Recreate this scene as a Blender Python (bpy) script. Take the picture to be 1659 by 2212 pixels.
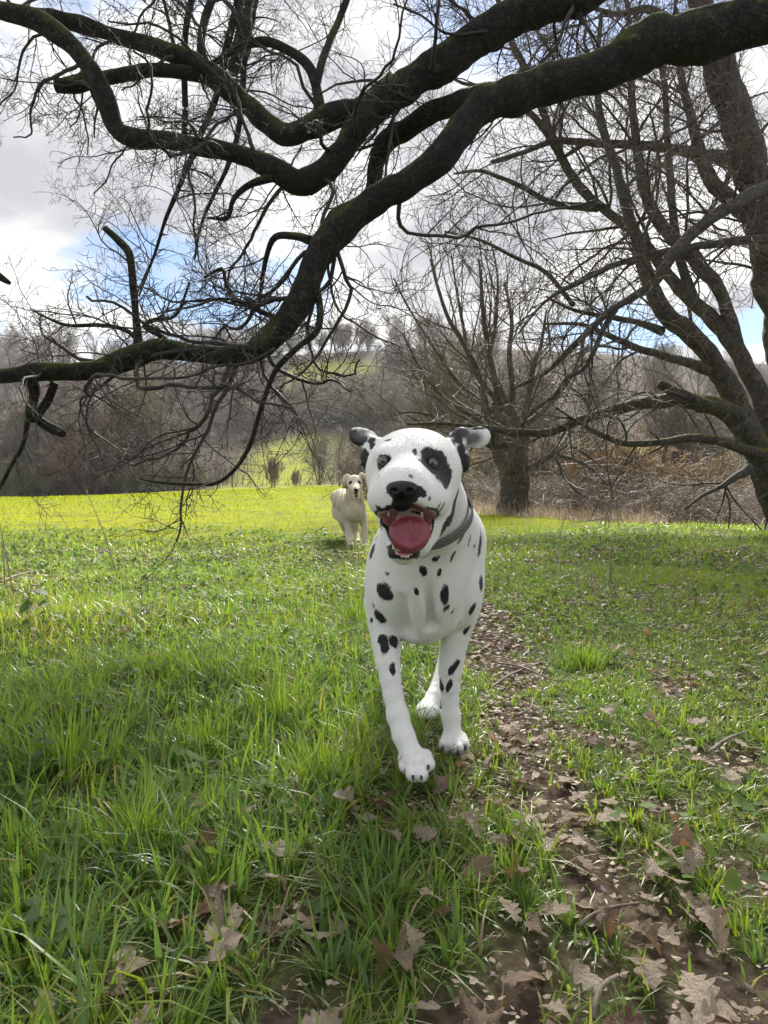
import bpy, math, random, os
import numpy as np
from mathutils import Vector, Matrix
R = math.radians
DEV = ''
for o in list(bpy.data.objects):
    bpy.data.objects.remove(o)
scene = bpy.context.scene
C = scene.collection

# ------------------------------------------------------------------ camera, sky, sun, exposure
CH = 0.52                     # camera height
FP, CU, CV = 1660.0, 829.5, 1106.0   # focal length and centre, in units of a 1659 x 2212 frame
cam = bpy.data.cameras.new('camera')
cam.sensor_fit = 'HORIZONTAL'; cam.sensor_width = 36.0; cam.lens = 36.0 * FP / 1659.0
cam.clip_start = 0.05; cam.clip_end = 3000
co = bpy.data.objects.new('camera', cam); C.objects.link(co)
co.location = (0, 0, CH); co.rotation_euler = (R(90), 0, 0)
scene.camera = co

SUN_EL, SUN_AZ = 38.0, 11.0
EXPOSURE = 1.6
vs = scene.view_settings
scene.display_settings.display_device = 'sRGB'
vs.view_transform = 'Standard'; vs.look = 'None'; vs.gamma = 1.0; vs.use_curve_mapping = False
vs.exposure = EXPOSURE
scene.cycles.use_denoising = True
scene.cycles.max_bounces = 8; scene.cycles.transparent_max_bounces = 8

w = bpy.data.worlds.new('World'); scene.world = w; w.use_nodes = True
nt = w.node_tree; N = nt.nodes; L = nt.links; N.clear()
def wn(t, **k):
    n = N.new(t)
    for a, b in k.items(): setattr(n, a, b)
    return n
sky = wn('ShaderNodeTexSky'); sky.sky_type = 'NISHITA'; sky.sun_disc = False
sky.sun_elevation = R(SUN_EL); sky.sun_rotation = R(SUN_AZ)
sky.air_density = 1.0; sky.dust_density = 0.2; sky.ozone_density = 3.0
bg = wn('ShaderNodeBackground'); bg.inputs['Strength'].default_value = 0.05
tc = wn('ShaderNodeTexCoord'); sep = wn('ShaderNodeSeparateXYZ'); L.new(tc.outputs['Generated'], sep.inputs[0])
def wm(op, a, b=None, c=None, clamp=False):
    n = wn('ShaderNodeMath', operation=op, use_clamp=clamp)
    for i, v in enumerate((a, b, c)):
        if v is None: continue
        if isinstance(v, (int, float)): n.inputs[i].default_value = v
        else: L.new(v, n.inputs[i])
    return n.outputs[0]
den = wm('ADD', wm('MAXIMUM', sep.outputs['Z'], 0.0), 0.24)
px = wm('DIVIDE', sep.outputs['X'], den); py = wm('DIVIDE', sep.outputs['Y'], den)
cmb = wn('ShaderNodeCombineXYZ'); L.new(px, cmb.inputs[0]); L.new(py, cmb.inputs[1])
def cnoise(scale, off, detail, rough, dist=0.0):
    mp = wn('ShaderNodeMapping'); mp.inputs['Location'].default_value = off; L.new(cmb.outputs[0], mp.inputs[0])
    n = wn('ShaderNodeTexNoise'); L.new(mp.outputs[0], n.inputs['Vector'])
    n.inputs['Scale'].default_value = scale; n.inputs['Detail'].default_value = detail
    n.inputs['Roughness'].default_value = rough; n.inputs['Distortion'].default_value = dist
    return n.outputs['Fac']
def wramp(fac, lo, hi, a=0.0, b=1.0, smooth=True):
    n = wn('ShaderNodeMapRange', interpolation_type='SMOOTHSTEP' if smooth else 'LINEAR')
    L.new(fac, n.inputs['Value'])
    for k, v in zip(('From Min', 'From Max', 'To Min', 'To Max'), (lo, hi, a, b)): n.inputs[k].default_value = v
    return n.outputs[0]
CLOUD_OFF = (31.0, 2.0, 7.0)
cover = wramp(cnoise(1.3, CLOUD_OFF, 9.0, 0.50, 0.25), 0.42, 0.485)
shade = wramp(cnoise(2.1, (7.2, 3.1, 1.0), 7.0, 0.52, 0.3), 0.36, 0.60)
mixc = wn('ShaderNodeMix', data_type='RGBA'); L.new(shade, mixc.inputs['Factor'])
mixc.inputs['A'].default_value = (4.1, 4.2, 4.5, 1); mixc.inputs['B'].default_value = (8.2, 8.1, 7.9, 1)
mixs = wn('ShaderNodeMix', data_type='RGBA'); L.new(cover, mixs.inputs['Factor'])
L.new(sky.outputs[0], mixs.inputs['A']); L.new(mixc.outputs['Result'], mixs.inputs['B'])
L.new(mixs.outputs['Result'], bg.inputs['Color'])
wo = wn('ShaderNodeOutputWorld'); L.new(bg.outputs[0], wo.inputs[0])

sd = bpy.data.lights.new('sun', 'SUN'); sd.energy = 4.5; sd.angle = R(18.0); sd.color = (1.0, 0.95, 0.86)
so = bpy.data.objects.new('sun', sd); C.objects.link(so)
sdir = Vector((math.sin(R(SUN_AZ)) * math.cos(R(SUN_EL)), math.cos(R(SUN_AZ)) * math.cos(R(SUN_EL)), math.sin(R(SUN_EL))))
so.rotation_euler = (-sdir).to_track_quat('-Z', 'Y').to_euler(); so.location = sdir * 60

# ------------------------------------------------------------------ helpers
def P(u, v, d):                # a point seen at (u, v), d metres ahead
    return np.array(((u - CU) / FP * d, d, CH - (v - CV) / FP * d))

def _hash(ix, iy, iz, seed):
    n = (ix * 374761393 + iy * 668265263 + iz * 2147483647 + seed * 1274126177) & 0xFFFFFFFF
    n = ((n ^ (n >> 13)) * 1274126177) & 0xFFFFFFFF
    return ((n ^ (n >> 16)) & 0xFFFF) / 65535.0
def vnoise(p, scale=1.0, seed=0):
    q = np.asarray(p, float) * scale
    i = np.floor(q).astype(np.int64); f = q - i; f = f * f * (3 - 2 * f)
    r = 0
    for dx in (0, 1):
        for dy in (0, 1):
            for dz in (0, 1):
                wgt = (f[:, 0] if dx else 1 - f[:, 0]) * (f[:, 1] if dy else 1 - f[:, 1]) * (f[:, 2] if dz else 1 - f[:, 2])
                r = r + wgt * _hash(i[:, 0] + dx, i[:, 1] + dy, i[:, 2] + dz, seed)
    return r
def fbm(p, scale=1.0, seed=0, oct=3):
    s, a, t = 0, 0.5, 0
    for k in range(oct):
        s = s + a * vnoise(p, scale * 2 ** k, seed + k); t += a; a *= 0.5
    return s / t
def fbm2(x, y, scale, seed=0, oct=3):
    return fbm(np.stack([x, y, np.zeros_like(x)], 1), scale, seed, oct)
def sstep(a, b, x):
    t = np.clip((x - a) / (b - a), 0, 1); return t * t * (3 - 2 * t)

def tag(o, label=None, cat=None, group=None, kind=None):
    if label: o['label'] = label
    if cat: o['category'] = cat
    if group: o['group'] = group
    if kind: o['kind'] = kind
    return o
def empty(name, loc=(0, 0, 0)):
    o = bpy.data.objects.new(name, None); C.objects.link(o); o.location = loc; o.empty_display_size = 0.1; return o
def mesh_np(name, V, tris=None, quads=None, attrs=None, smooth=True):
    me = bpy.data.meshes.new(name)
    V = np.asarray(V, np.float32)
    nt_ = 0 if tris is None else len(tris); nq = 0 if quads is None else len(quads)
    me.vertices.add(len(V)); me.vertices.foreach_set('co', V.ravel())
    idx = []; st = []; tot = []
    if nt_: idx.append(np.asarray(tris, np.int32).ravel()); st.append(np.arange(nt_) * 3); tot.append(np.full(nt_, 3))
    if nq: idx.append(np.asarray(quads, np.int32).ravel()); st.append(nt_ * 3 + np.arange(nq) * 4); tot.append(np.full(nq, 4))
    idx = np.concatenate(idx)
    me.loops.add(len(idx)); me.loops.foreach_set('vertex_index', idx)
    me.polygons.add(nt_ + nq)
    me.polygons.foreach_set('loop_start', np.concatenate(st).astype(np.int32))
    me.polygons.foreach_set('loop_total', np.concatenate(tot).astype(np.int32))
    me.polygons.foreach_set('use_smooth', np.full(nt_ + nq, smooth))
    for k, v in (attrs or {}).items():
        v = np.asarray(v, np.float32)
        at = me.attributes.new(k, 'FLOAT_COLOR' if v.ndim == 2 else 'FLOAT', 'POINT')
        at.data.foreach_set('color' if v.ndim == 2 else 'value', v.ravel())
    me.update(calc_edges=True)
    return me
def obj(name, me, mat=None, parent=None, loc=None):
    o = bpy.data.objects.new(name, me); C.objects.link(o)
    if mat is not None and not me.materials: me.materials.append(mat)
    if parent is not None: o.parent = parent
    if loc is not None: o.location = loc
    return o

class Mat:                      # a small node-material builder
    def __init__(s, name):
        s.m = bpy.data.materials.new(name); s.m.use_nodes = True
        s.t = s.m.node_tree; s.t.nodes.clear()
        s.out = s.n('ShaderNodeOutputMaterial')
    def n(s, t, **k):
        x = s.t.nodes.new(t)
        for a, b in k.items(): setattr(x, a, b)
        return x
    def l(s, a, b): s.t.links.new(a, b)
    def put(s, sock, v):
        if hasattr(v, 'is_output'): s.l(v, sock)
        else: sock.default_value = v
    def noise(s, scale, detail=4, rough=0.55, vec=None, dist=0.0):
        x = s.n('ShaderNodeTexNoise'); x.inputs['Scale'].default_value = scale; x.inputs['Detail'].default_value = detail
        x.inputs['Roughness'].default_value = rough; x.inputs['Distortion'].default_value = dist
        if vec is None: vec = s.objco()
        s.l(vec, x.inputs['Vector']); return x.outputs['Fac']
    def objco(s):
        if not hasattr(s, '_tc'): s._tc = s.n('ShaderNodeTexCoord')
        return s._tc.outputs['Object']
    def pos(s): return s.n('ShaderNodeNewGeometry').outputs['Position']
    def ramp(s, fac, stops):
        x = s.n('ShaderNodeValToRGB'); e = x.color_ramp.elements
        while len(e) < len(stops): e.new(0.5)
        for el, (p, c) in zip(e, stops): el.position = p; el.color = (*c, 1)
        s.l(fac, x.inputs[0]); return x.outputs[0]
    def mapr(s, fac, a, b, c=0.0, d=1.0):
        x = s.n('ShaderNodeMapRange'); s.put(x.inputs['Value'], fac)
        for k, v in zip(('From Min', 'From Max', 'To Min', 'To Max'), (a, b, c, d)): x.inputs[k].default_value = v
        return x.outputs[0]
    def math(s, op, a, b=0.0):
        x = s.n('ShaderNodeMath', operation=op); s.put(x.inputs[0], a); s.put(x.inputs[1], b); return x.outputs[0]
    def mix(s, f, a, b, blend='MIX'):
        x = s.n('ShaderNodeMix', data_type='RGBA', blend_type=blend); s.put(x.inputs['Factor'], f)
        for k, v in (('A', a), ('B', b)):
            s.put(x.inputs[k], (*v, 1) if isinstance(v, tuple) and len(v) == 3 else v)
        return x.outputs['Result']
    def attr(s, name, what='Fac'):
        x = s.n('ShaderNodeAttribute'); x.attribute_name = name; return x.outputs[what]
    def bump(s, h, strength=0.3, dist=0.02):
        x = s.n('ShaderNodeBump'); x.inputs['Strength'].default_value = strength; x.inputs['Distance'].default_value = dist
        s.l(h, x.inputs['Height']); return x.outputs[0]
    def princ(s, color, rough=0.6, normal=None, spec=0.5, **k):
        x = s.n('ShaderNodeBsdfPrincipled')
        s.put(x.inputs['Base Color'], (*color, 1) if isinstance(color, tuple) else color)
        s.put(x.inputs['Roughness'], rough); s.put(x.inputs['Specular IOR Level'], spec)
        if normal is not None: s.l(normal, x.inputs['Normal'])
        for a, b in k.items(): s.put(x.inputs[a.replace('_', ' ')], b)
        s.l(x.outputs[0], s.out.inputs[0]); return x
    def leafy(s, color, tcolor, trans=0.45, rough=0.4, spec=0.35, normal=None):
        d = s.n('ShaderNodeBsdfPrincipled'); s.put(d.inputs['Base Color'], (*color, 1) if isinstance(color, tuple) else color)
        d.inputs['Roughness'].default_value = rough; d.inputs['Specular IOR Level'].default_value = spec
        t = s.n('ShaderNodeBsdfTranslucent'); s.put(t.inputs['Color'], (*tcolor, 1) if isinstance(tcolor, tuple) else tcolor)
        m = s.n('ShaderNodeMixShader'); m.inputs[0].default_value = trans
        if normal is not None: s.l(normal, d.inputs['Normal'])
        s.l(d.outputs[0], m.inputs[1]); s.l(t.outputs[0], m.inputs[2]); s.l(m.outputs[0], s.out.inputs[0])

def catmull(pts, step):
    """resample rows of (x,y,z,r) along a Catmull-Rom curve, about one row each step metres"""
    pts = np.asarray(pts, float); p = np.vstack([2 * pts[0] - pts[1], pts, 2 * pts[-1] - pts[-2]])
    out = []
    for i in range(1, len(p) - 2):
        n = max(1, int(np.linalg.norm(p[i + 1][:3] - p[i][:3]) / step))
        t = np.linspace(0, 1, n, endpoint=False)[:, None]
        a, b, c, d = p[i - 1], p[i], p[i + 1], p[i + 2]
        out.append(0.5 * (2 * b + (c - a) * t + (2 * a - 5 * b + 4 * c - d) * t ** 2 + (3 * b - a - 3 * c + d) * t ** 3))
    out.append(pts[-1:]); q = np.vstack(out); q[:, 3] = np.maximum(q[:, 3], 0.0008)
    return q

def tubes_mesh(name, branches, sides=3, bark=0.0, seed=0, cap=True):
    """branches: list of (n,4) arrays; one mesh; bark = relative knobbliness"""
    Vs, Q, T, off = [], [], [], 0
    rr = []
    by = {}
    for b in branches: by.setdefault(len(b), []).append(b)
    rng = np.random.default_rng(seed)
    for n, bl in by.items():
        if n < 2: continue
        A = np.stack(bl); X = A[..., :3]; r = A[..., 3]; B = len(A)
        T_ = np.empty_like(X); T_[:, 1:-1] = X[:, 2:] - X[:, :-2]; T_[:, 0] = X[:, 1] - X[:, 0]; T_[:, -1] = X[:, -1] - X[:, -2]
        T_ /= np.linalg.norm(T_, axis=2, keepdims=True) + 1e-12
        ref = np.zeros((B, 1, 3)); mean = (X[:, -1] - X[:, 0]); mean /= np.linalg.norm(mean, axis=1, keepdims=True) + 1e-12
        ax = np.argmin(np.abs(mean), axis=1); ref[np.arange(B), 0, ax] = 1
        U = np.cross(T_, np.broadcast_to(ref, T_.shape)); U /= np.linalg.norm(U, axis=2, keepdims=True) + 1e-9
        W = np.cross(T_, U)
        ph = np.arange(sides) / sides * 2 * np.pi
        ring = U[:, :, None, :] * np.cos(ph)[None, None, :, None] + W[:, :, None, :] * np.sin(ph)[None, None, :, None]
        rad = np.broadcast_to(r[:, :, None], (B, n, sides)).copy()
        if bark:
            pp = (X[:, :, None, :] + ring * r[:, :, None, None]).reshape(-1, 3)
            k = 1 + bark * (fbm(pp, 9.0, seed, 3) - 0.5) * 2.0 + bark * 0.9 * (fbm(pp, 26.0, seed + 9, 2) - 0.5)
            rad *= k.reshape(rad.shape)
        V = X[:, :, None, :] + ring * rad[..., None]
        Vs.append(V.reshape(-1, 3))
        base = off + (np.arange(B) * n * sides)[:, None, None]
        i = np.arange(n - 1)[None, :, None] * sides; j = np.arange(sides)[None, None, :]; j2 = (j + 1) % sides
        q = np.stack([np.broadcast_to(base + i + j, (B, n - 1, sides)), np.broadcast_to(base + i + j2, (B, n - 1, sides)),
                      np.broadcast_to(base + i + sides + j2, (B, n - 1, sides)), np.broadcast_to(base + i + sides + j, (B, n - 1, sides))], -1)
        Q.append(q.reshape(-1, 4))
        off += B * n * sides
        if cap:
            for e, row in ((0, 0), (1, n - 1)):
                cv = X[:, row]; Vs.append(cv)
                ci = off + np.arange(B); off += B
                rb = (base[:, 0, 0] + row * sides)[:, None]
                jj = np.arange(sides)[None]; jn = (jj + 1) % sides
                a, b_ = (rb + jn, rb + jj) if e == 0 else (rb + jj, rb + jn)
                T.append(np.stack([a, b_, np.broadcast_to(ci[:, None], a.shape)], -1).reshape(-1, 3))
    return mesh_np(name, np.vstack(Vs), np.vstack(T) if T else None, np.vstack(Q))

def norm(v): return v / (np.linalg.norm(v) + 1e-12)

def walk(rng, p, d, length, r0, r1, seg, wig, trop=(0, 0, 0), curl=0.0):
    """a crooked branch as an (n,4) array, plain-python for speed"""
    n = max(2, int(length / seg + 0.5)); s = length / n
    x, y, z = p; dx, dy, dz = d; out = [(x, y, z, r0)]
    tx, ty, tz = trop; g = rng.gauss
    cx, cy, cz = g(0, curl), g(0, curl), g(0, curl)
    for i in range(n):
        dx += g(0, wig) + tx * s + cx * s; dy += g(0, wig) + ty * s + cy * s; dz += g(0, wig) + tz * s + cz * s
        m = 1.0 / math.sqrt(dx * dx + dy * dy + dz * dz + 1e-9); dx *= m; dy *= m; dz *= m
        x += dx * s; y += dy * s; z += dz * s
        t = (i + 1) / n; out.append((x, y, z, r0 + (r1 - r0) * t))
    return out

def side_dir(rng, d, ang, up=0.0):
    """a direction that leaves d at the angle ang, any way round"""
    dx, dy, dz = d
    ax, ay, az = rng.gauss(0, 1), rng.gauss(0, 1), rng.gauss(0, 1) + up
    k = ax * dx + ay * dy + az * dz
    ax -= k * dx; ay -= k * dy; az -= k * dz
    m = math.sqrt(ax * ax + ay * ay + az * az) + 1e-9
    c, s = math.cos(ang), math.sin(ang) / m
    return (dx * c + ax * s, dy * c + ay * s, dz * c + az * s)

def sprout(rng, parent, spec, lev, out, region=None):
    """grow side branches on parent (rows of x,y,z,r); spec[lev] = dict(n per metre, len, lenj, ratio, ang, seg, wig, trop, tip, up)"""
    if lev >= len(spec): return
    s = spec[lev]; L_ = 0
    seglen = []
    for a, b in zip(parent[:-1], parent[1:]):
        seglen.append(math.dist(a[:3], b[:3]))
    tot = sum(seglen) + 1e-9
    cnt = s['n'] * tot; k = int(cnt) + (1 if rng.random() < cnt - int(cnt) else 0)
    if s.get('min'): k = max(k, s['min'])
    for _ in range(k):
        t = s.get('t0', 0.1) + rng.random() ** s.get('tp', 0.9) * (1 - s.get('t0', 0.1))
        dd = t * tot; i = 0
        while i < len(seglen) - 1 and dd > seglen[i]: dd -= seglen[i]; i += 1
        f = min(1, dd / (seglen[i] + 1e-9)); a, b = parent[i], parent[i + 1]
        p = tuple(a[j] + (b[j] - a[j]) * f for j in range(3)); pr = a[3] + (b[3] - a[3]) * f
        if region and not region(p): continue
        dl = seglen[i] + 1e-9; d = tuple((b[j] - a[j]) / dl for j in range(3))
        if rng.random() < s.get('flip', 0.0): d = tuple(-q for q in d)
        nd = side_dir(rng, d, R(s['ang'] + rng.gauss(0, s.get('angj', 12))), s.get('up', 0.0))
        ln = s['len'] * (1 + rng.uniform(-1, 1) * s.get('lenj', 0.5)) * (1 - s.get('taper', 0.45) * t)
        r0 = min(pr * s.get('ratio', 0.6), s.get('rmax', 9)); r0 = max(r0, s.get('rmin', 0.001))
        br = walk(rng, p, nd, ln, r0, max(r0 * s.get('tip', 0.35), s.get('rmin', 0.001) * 0.7), s['seg'], s['wig'], s.get('trop', (0, 0, 0)), s.get('curl', 0))
        out.setdefault(lev, []).append(br)
        sprout(rng, br, spec, lev + 1, out, region)

def arr(bl): return [np.asarray(b, float) for b in bl]
# ------------------------------------------------------------------ terrain
def gz(x, y):
    x = np.asarray(x, float); y = np.asarray(y, float)
    z = 0.040 * np.clip(y - 1.45, -4, 62) + 0.0001 * np.clip(y, 0, 55) ** 2
    z = z - 0.045 * np.clip(-x - 5.0, 0, 200) * sstep(15, 50, y) * (1 - sstep(90, 160, y))      # the field falls away to the left
    z = z - 0.065 * np.clip(x - 0.8, 0, 12) * sstep(6, 18, y) * (1 - sstep(60, 120, y))         # and a little to the right
    t = np.clip((y - 58) / 142, 0, 1.0)
    z = z + 38.0 * t ** 1.55 * (1 + 0.06 * np.sin(x * 0.03 + 1.0))
    z = z - 3.0 * sstep(56, 70, y) * (1 - sstep(70, 100, y)) * sstep(-14, -24, x)               # dip before the left wood
    z = z + 0.02 * np.sin(x * 2.1 + y * 1.3) * sstep(1, 3, y) + 0.012 * np.sin(x * 4.7 - y * 3.9)
    return z
def G(u, v, d0=0.3, d1=400):   # the point of ground seen at (u, v)
    d = np.geomspace(d0, d1, 4000); x = (u - CU) / FP * d; z = CH - (v - CV) / FP * d
    k = np.nonzero(z <= gz(x, d))[0]; k = k[0] if len(k) else -1
    return np.array((x[k], d[k], float(gz(x[k], d[k]))))

PATH = np.array([G(*q)[:2] for q in ((1640, 2190), (1420, 2000), (1280, 1900), (1215, 1790), (1190, 1690), (1170, 1600), (1110, 1500), (1075, 1430), (1060, 1370), (1045, 1310))])
PATH_W = np.array((0.15, 0.075, 0.06, 0.06, 0.085, 0.10, 0.12, 0.13, 0.12, 0.06))
PATCH = [(*G(u, v)[:2], r * (1.05 if v > 1950 and u < 1350 else 0.8)) for u, v, r in ((430, 2010, .05), (540, 2080, .06), (640, 1990, .045), (600, 2190, .06), (330, 2190, .05), (250, 2120, .04), (1130, 2150, .10), (1000, 2200, .07), (1290, 2120, .06),
         (500, 1840, .03), (790, 1770, .05), (1010, 1745, .06), (1600, 1880, .06), (1430, 1760, .05), (1560, 1640, .10), (1430, 1480, .13), (400, 1410, .06), (60, 1255, .28), (1640, 1800, .07), (1480, 1960, .06),
         (730, 2020, .03), (910, 1730, .04), (1350, 1620, .08), (1620, 2130, .14), (1480, 2190, .12))]
def bare(x, y):
    """0 = thick grass, 1 = bare earth"""
    x = np.asarray(x, float); y = np.asarray(y, float); b = np.zeros_like(x)
    for (a, c, wa, wc) in zip(PATH[:-1], PATH[1:], PATH_W[:-1], PATH_W[1:]):
        e = c - a; t = np.clip(((x - a[0]) * e[0] + (y - a[1]) * e[1]) / (e @ e), 0, 1)
        d = np.hypot(x - a[0] - t * e[0], y - a[1] - t * e[1]); wd = wa + (wc - wa) * t
        b = np.maximum(b, 1.25 - d / wd * 0.85)
    for (cx, cy, r) in PATCH:
        b = np.maximum(b, 1.2 - np.hypot((x - cx), (y - cy) * 0.8) / r * 0.85)
    n = fbm2(x, y, 11.0, 3, 3) - 0.5
    return np.clip(b * 0.96 + n * 2.2 * (b > -0.6), 0, 1)
def longgrass(x, y):           # the unmown near meadow; beyond it a mown bright field
    edge = 7.7 + 1.6 * (fbm2(x, y, 0.5, 5, 2) - 0.5) + 0.5 * np.clip(x - 0.5, 0, 20) * 2.2
    return 1 - sstep(-0.9, 0.9, y - edge)
def wooded(x, y):
    """where wood floor, not grass, covers the hillside"""
    ang = x / np.maximum(y, 1) * FP + CU
    k = sstep(56, 60, y + 0.0 * x) * (1 - sstep(480, 640, ang + 60 * (fbm2(x, y, 0.05, 8, 2) - .5)) * 0) 
    open_path = np.exp(-((ang - (570 + (y - 60) * 1.9)) / (140 - np.clip(y - 60, 0, 60) * 0.9)) ** 4) * (1 - sstep(106, 122, y))
    open_top = np.exp(-((ang - 715) / 105) ** 4) * sstep(146, 154, y) * (1 - sstep(186, 194, y))
    open_right = sstep(840, 900, ang) * (1 - sstep(55, 80, y)) 
    open_right = open_right + np.exp(-((ang - 1380) / 210) ** 4) * sstep(80, 86, y) * (1 - sstep(102, 110, y))
    k2 = k * (1 - np.clip(open_path + open_top + open_right, 0, 1))
    return np.clip(k2 + sstep(0.52, 0.6, fbm2(x, y, 0.12, 21, 2)) * 0.25 * k, 0, 1)

def make_terrain():
    ys = np.concatenate([np.linspace(-6, 0, 13), np.geomspace(0.25, 420, 330)])
    us = np.linspace(-1, 1, 181); us = np.sign(us) * np.abs(us) ** 1.3
    Y = np.repeat(ys, len(us)); X = np.tile(us, len(ys)) * (3.2 + np.abs(Y) * 1.15)
    Z = gz(X, Y)
    near = np.exp(-(Y / 6) ** 2)
    b = bare(X, Y)
    Z = Z - 0.012 * b * near + 0.012 * near * (fbm2(X, Y, 14, 30, 3) - 0.5)
    V = np.stack([X, Y, Z], 1); n, m = len(ys), len(us)
    i = np.arange(n - 1)[:, None] * m; j = np.arange(m - 1)[None]
    Q = np.stack([i + j, i + j + 1, i + m + j + 1, i + m + j], -1).reshape(-1, 4)
    return mesh_np('ground', V, None, Q, {'bare': b, 'wood': wooded(X, Y), 'long': longgrass(X, Y)})

m = Mat('earth_and_turf')
pos = m.pos()
n1 = m.noise(1.3, 5, 0.6, pos); n2 = m.noise(38, 6, 0.65, pos); n3 = m.noise(0.25, 4, 0.6, pos); n4 = m.noise(150, 3, 0.6, pos)
mud = m.ramp(n2, [(0.25, (0.034, 0.025, 0.018)), (0.5, (0.085, 0.064, 0.047)), (0.75, (0.165, 0.13, 0.10))])
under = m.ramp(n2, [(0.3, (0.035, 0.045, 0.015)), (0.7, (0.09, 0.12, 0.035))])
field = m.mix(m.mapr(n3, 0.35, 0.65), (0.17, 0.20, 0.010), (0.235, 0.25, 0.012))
field = m.mix(m.mapr(n1, 0.45, 0.75), field, (0.15, 0.20, 0.02))
field = m.mix(m.mapr(n2, 0.5, 0.8, 0, 0.5), field, (0.10, 0.13, 0.02))
litter = m.ramp(n1, [(0.3, (0.055, 0.045, 0.036)), (0.7, (0.13, 0.105, 0.08))])
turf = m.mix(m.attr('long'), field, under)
c = m.mix(m.attr('bare'), turf, mud)
c = m.mix(m.attr('wood'), c, litter)
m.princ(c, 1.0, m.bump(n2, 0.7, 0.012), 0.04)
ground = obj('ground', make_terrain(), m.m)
tag(ground, 'grassy meadow ground with muddy leaf strewn path rising to wooded hillside', kind='structure')

# ------------------------------------------------------------------ grass
def blades(name, x, y, h, wd, lean, segs, rnd, rngs, z=None, az=None, mat=None, droop=0.5, flat=0.0):
    n = len(x)
    z = gz(x, y) if z is None else z
    az = rngs.uniform(0, 2 * np.pi, n) if az is None else az
    faz = az + np.pi / 2 + rngs.normal(0, 0.5, n)
    ld = np.stack([np.cos(az), np.sin(az)], 1); fd = np.stack([np.cos(faz), np.sin(faz)], 1)
    lv = []
    for k in range(segs + 1):
        t = k / segs
        hor = lean * h * (0.25 * t + 0.75 * t * t); ver = h * (t * np.sqrt(np.clip(1 - 0.25 * lean ** 2, 0.1, 1)) - droop * lean ** 2 * t ** 3 * 0.55)
        cx = x + ld[:, 0] * hor; cy = y + ld[:, 1] * hor; cz = z - 0.006 + ver
        ww = wd * (1 - t ** 1.8) * (0.75 + 0.5 * min(1, 3 * t)) * 0.5
        if k < segs:
            lv.append(np.stack([cx - fd[:, 0] * ww, cy - fd[:, 1] * ww, cz], 1)); lv.append(np.stack([cx + fd[:, 0] * ww, cy + fd[:, 1] * ww, cz], 1))
        else: lv.append(np.stack([cx, cy, cz], 1))
    m_ = 2 * segs + 1
    V = np.stack(lv, 1).reshape(-1, 3); b = (np.arange(n) * m_)[:, None]
    T = []
    for k in range(segs - 1):
        T += [np.stack([b[:, 0] + 2 * k, b[:, 0] + 2 * k + 1, b[:, 0] + 2 * k + 3], 1), np.stack([b[:, 0] + 2 * k, b[:, 0] + 2 * k + 3, b[:, 0] + 2 * k + 2], 1)]
    T.append(np.stack([b[:, 0] + 2 * segs - 2, b[:, 0] + 2 * segs - 1, b[:, 0] + 2 * segs], 1))
    return mesh_np(name, V, np.vstack(T), None, {'rnd': np.repeat(rnd, m_)})

m = Mat('grass_blade')
r = m.attr('rnd'); pos = m.pos()
pn = m.noise(0.9, 3, 0.5, pos)
fac = m.math('ADD', r, m.mapr(pn, 0.3, 0.7, -0.16, 0.16))
stops = [(0.0, (0.095, 0.160, 0.066)), (0.35, (0.140, 0.225, 0.056)), (0.62, (0.180, 0.270, 0.038)), (0.84, (0.235, 0.280, 0.036)), (0.93, (0.30, 0.25, 0.10)), (1.0, (0.34, 0.27, 0.14))]
col = m.ramp(fac, stops)
tcol = m.ramp(fac, [(0.0, (0.17, 0.30, 0.06)), (0.35, (0.25, 0.41, 0.045)), (0.62, (0.30, 0.43, 0.025)), (0.84, (0.42, 0.46, 0.03)), (1.0, (0.40, 0.30, 0.12))])
m.leafy(col, tcol, 0.46, 0.38, 0.5)
grass_mat = m.m
m = Mat('field_blade'); r = m.attr('rnd')
m.leafy(m.ramp(r, [(0.3, (0.12, 0.19, 0.010)), (0.75, (0.185, 0.225, 0.010)), (0.9, (0.23, 0.24, 0.016))]), m.ramp(r, [(0.3, (0.22, 0.34, 0.010)), (0.75, (0.33, 0.38, 0.012)), (0.9, (0.38, 0.38, 0.02))]), 0.45, 0.9, 0.04)
field_mat = m.m

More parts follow.
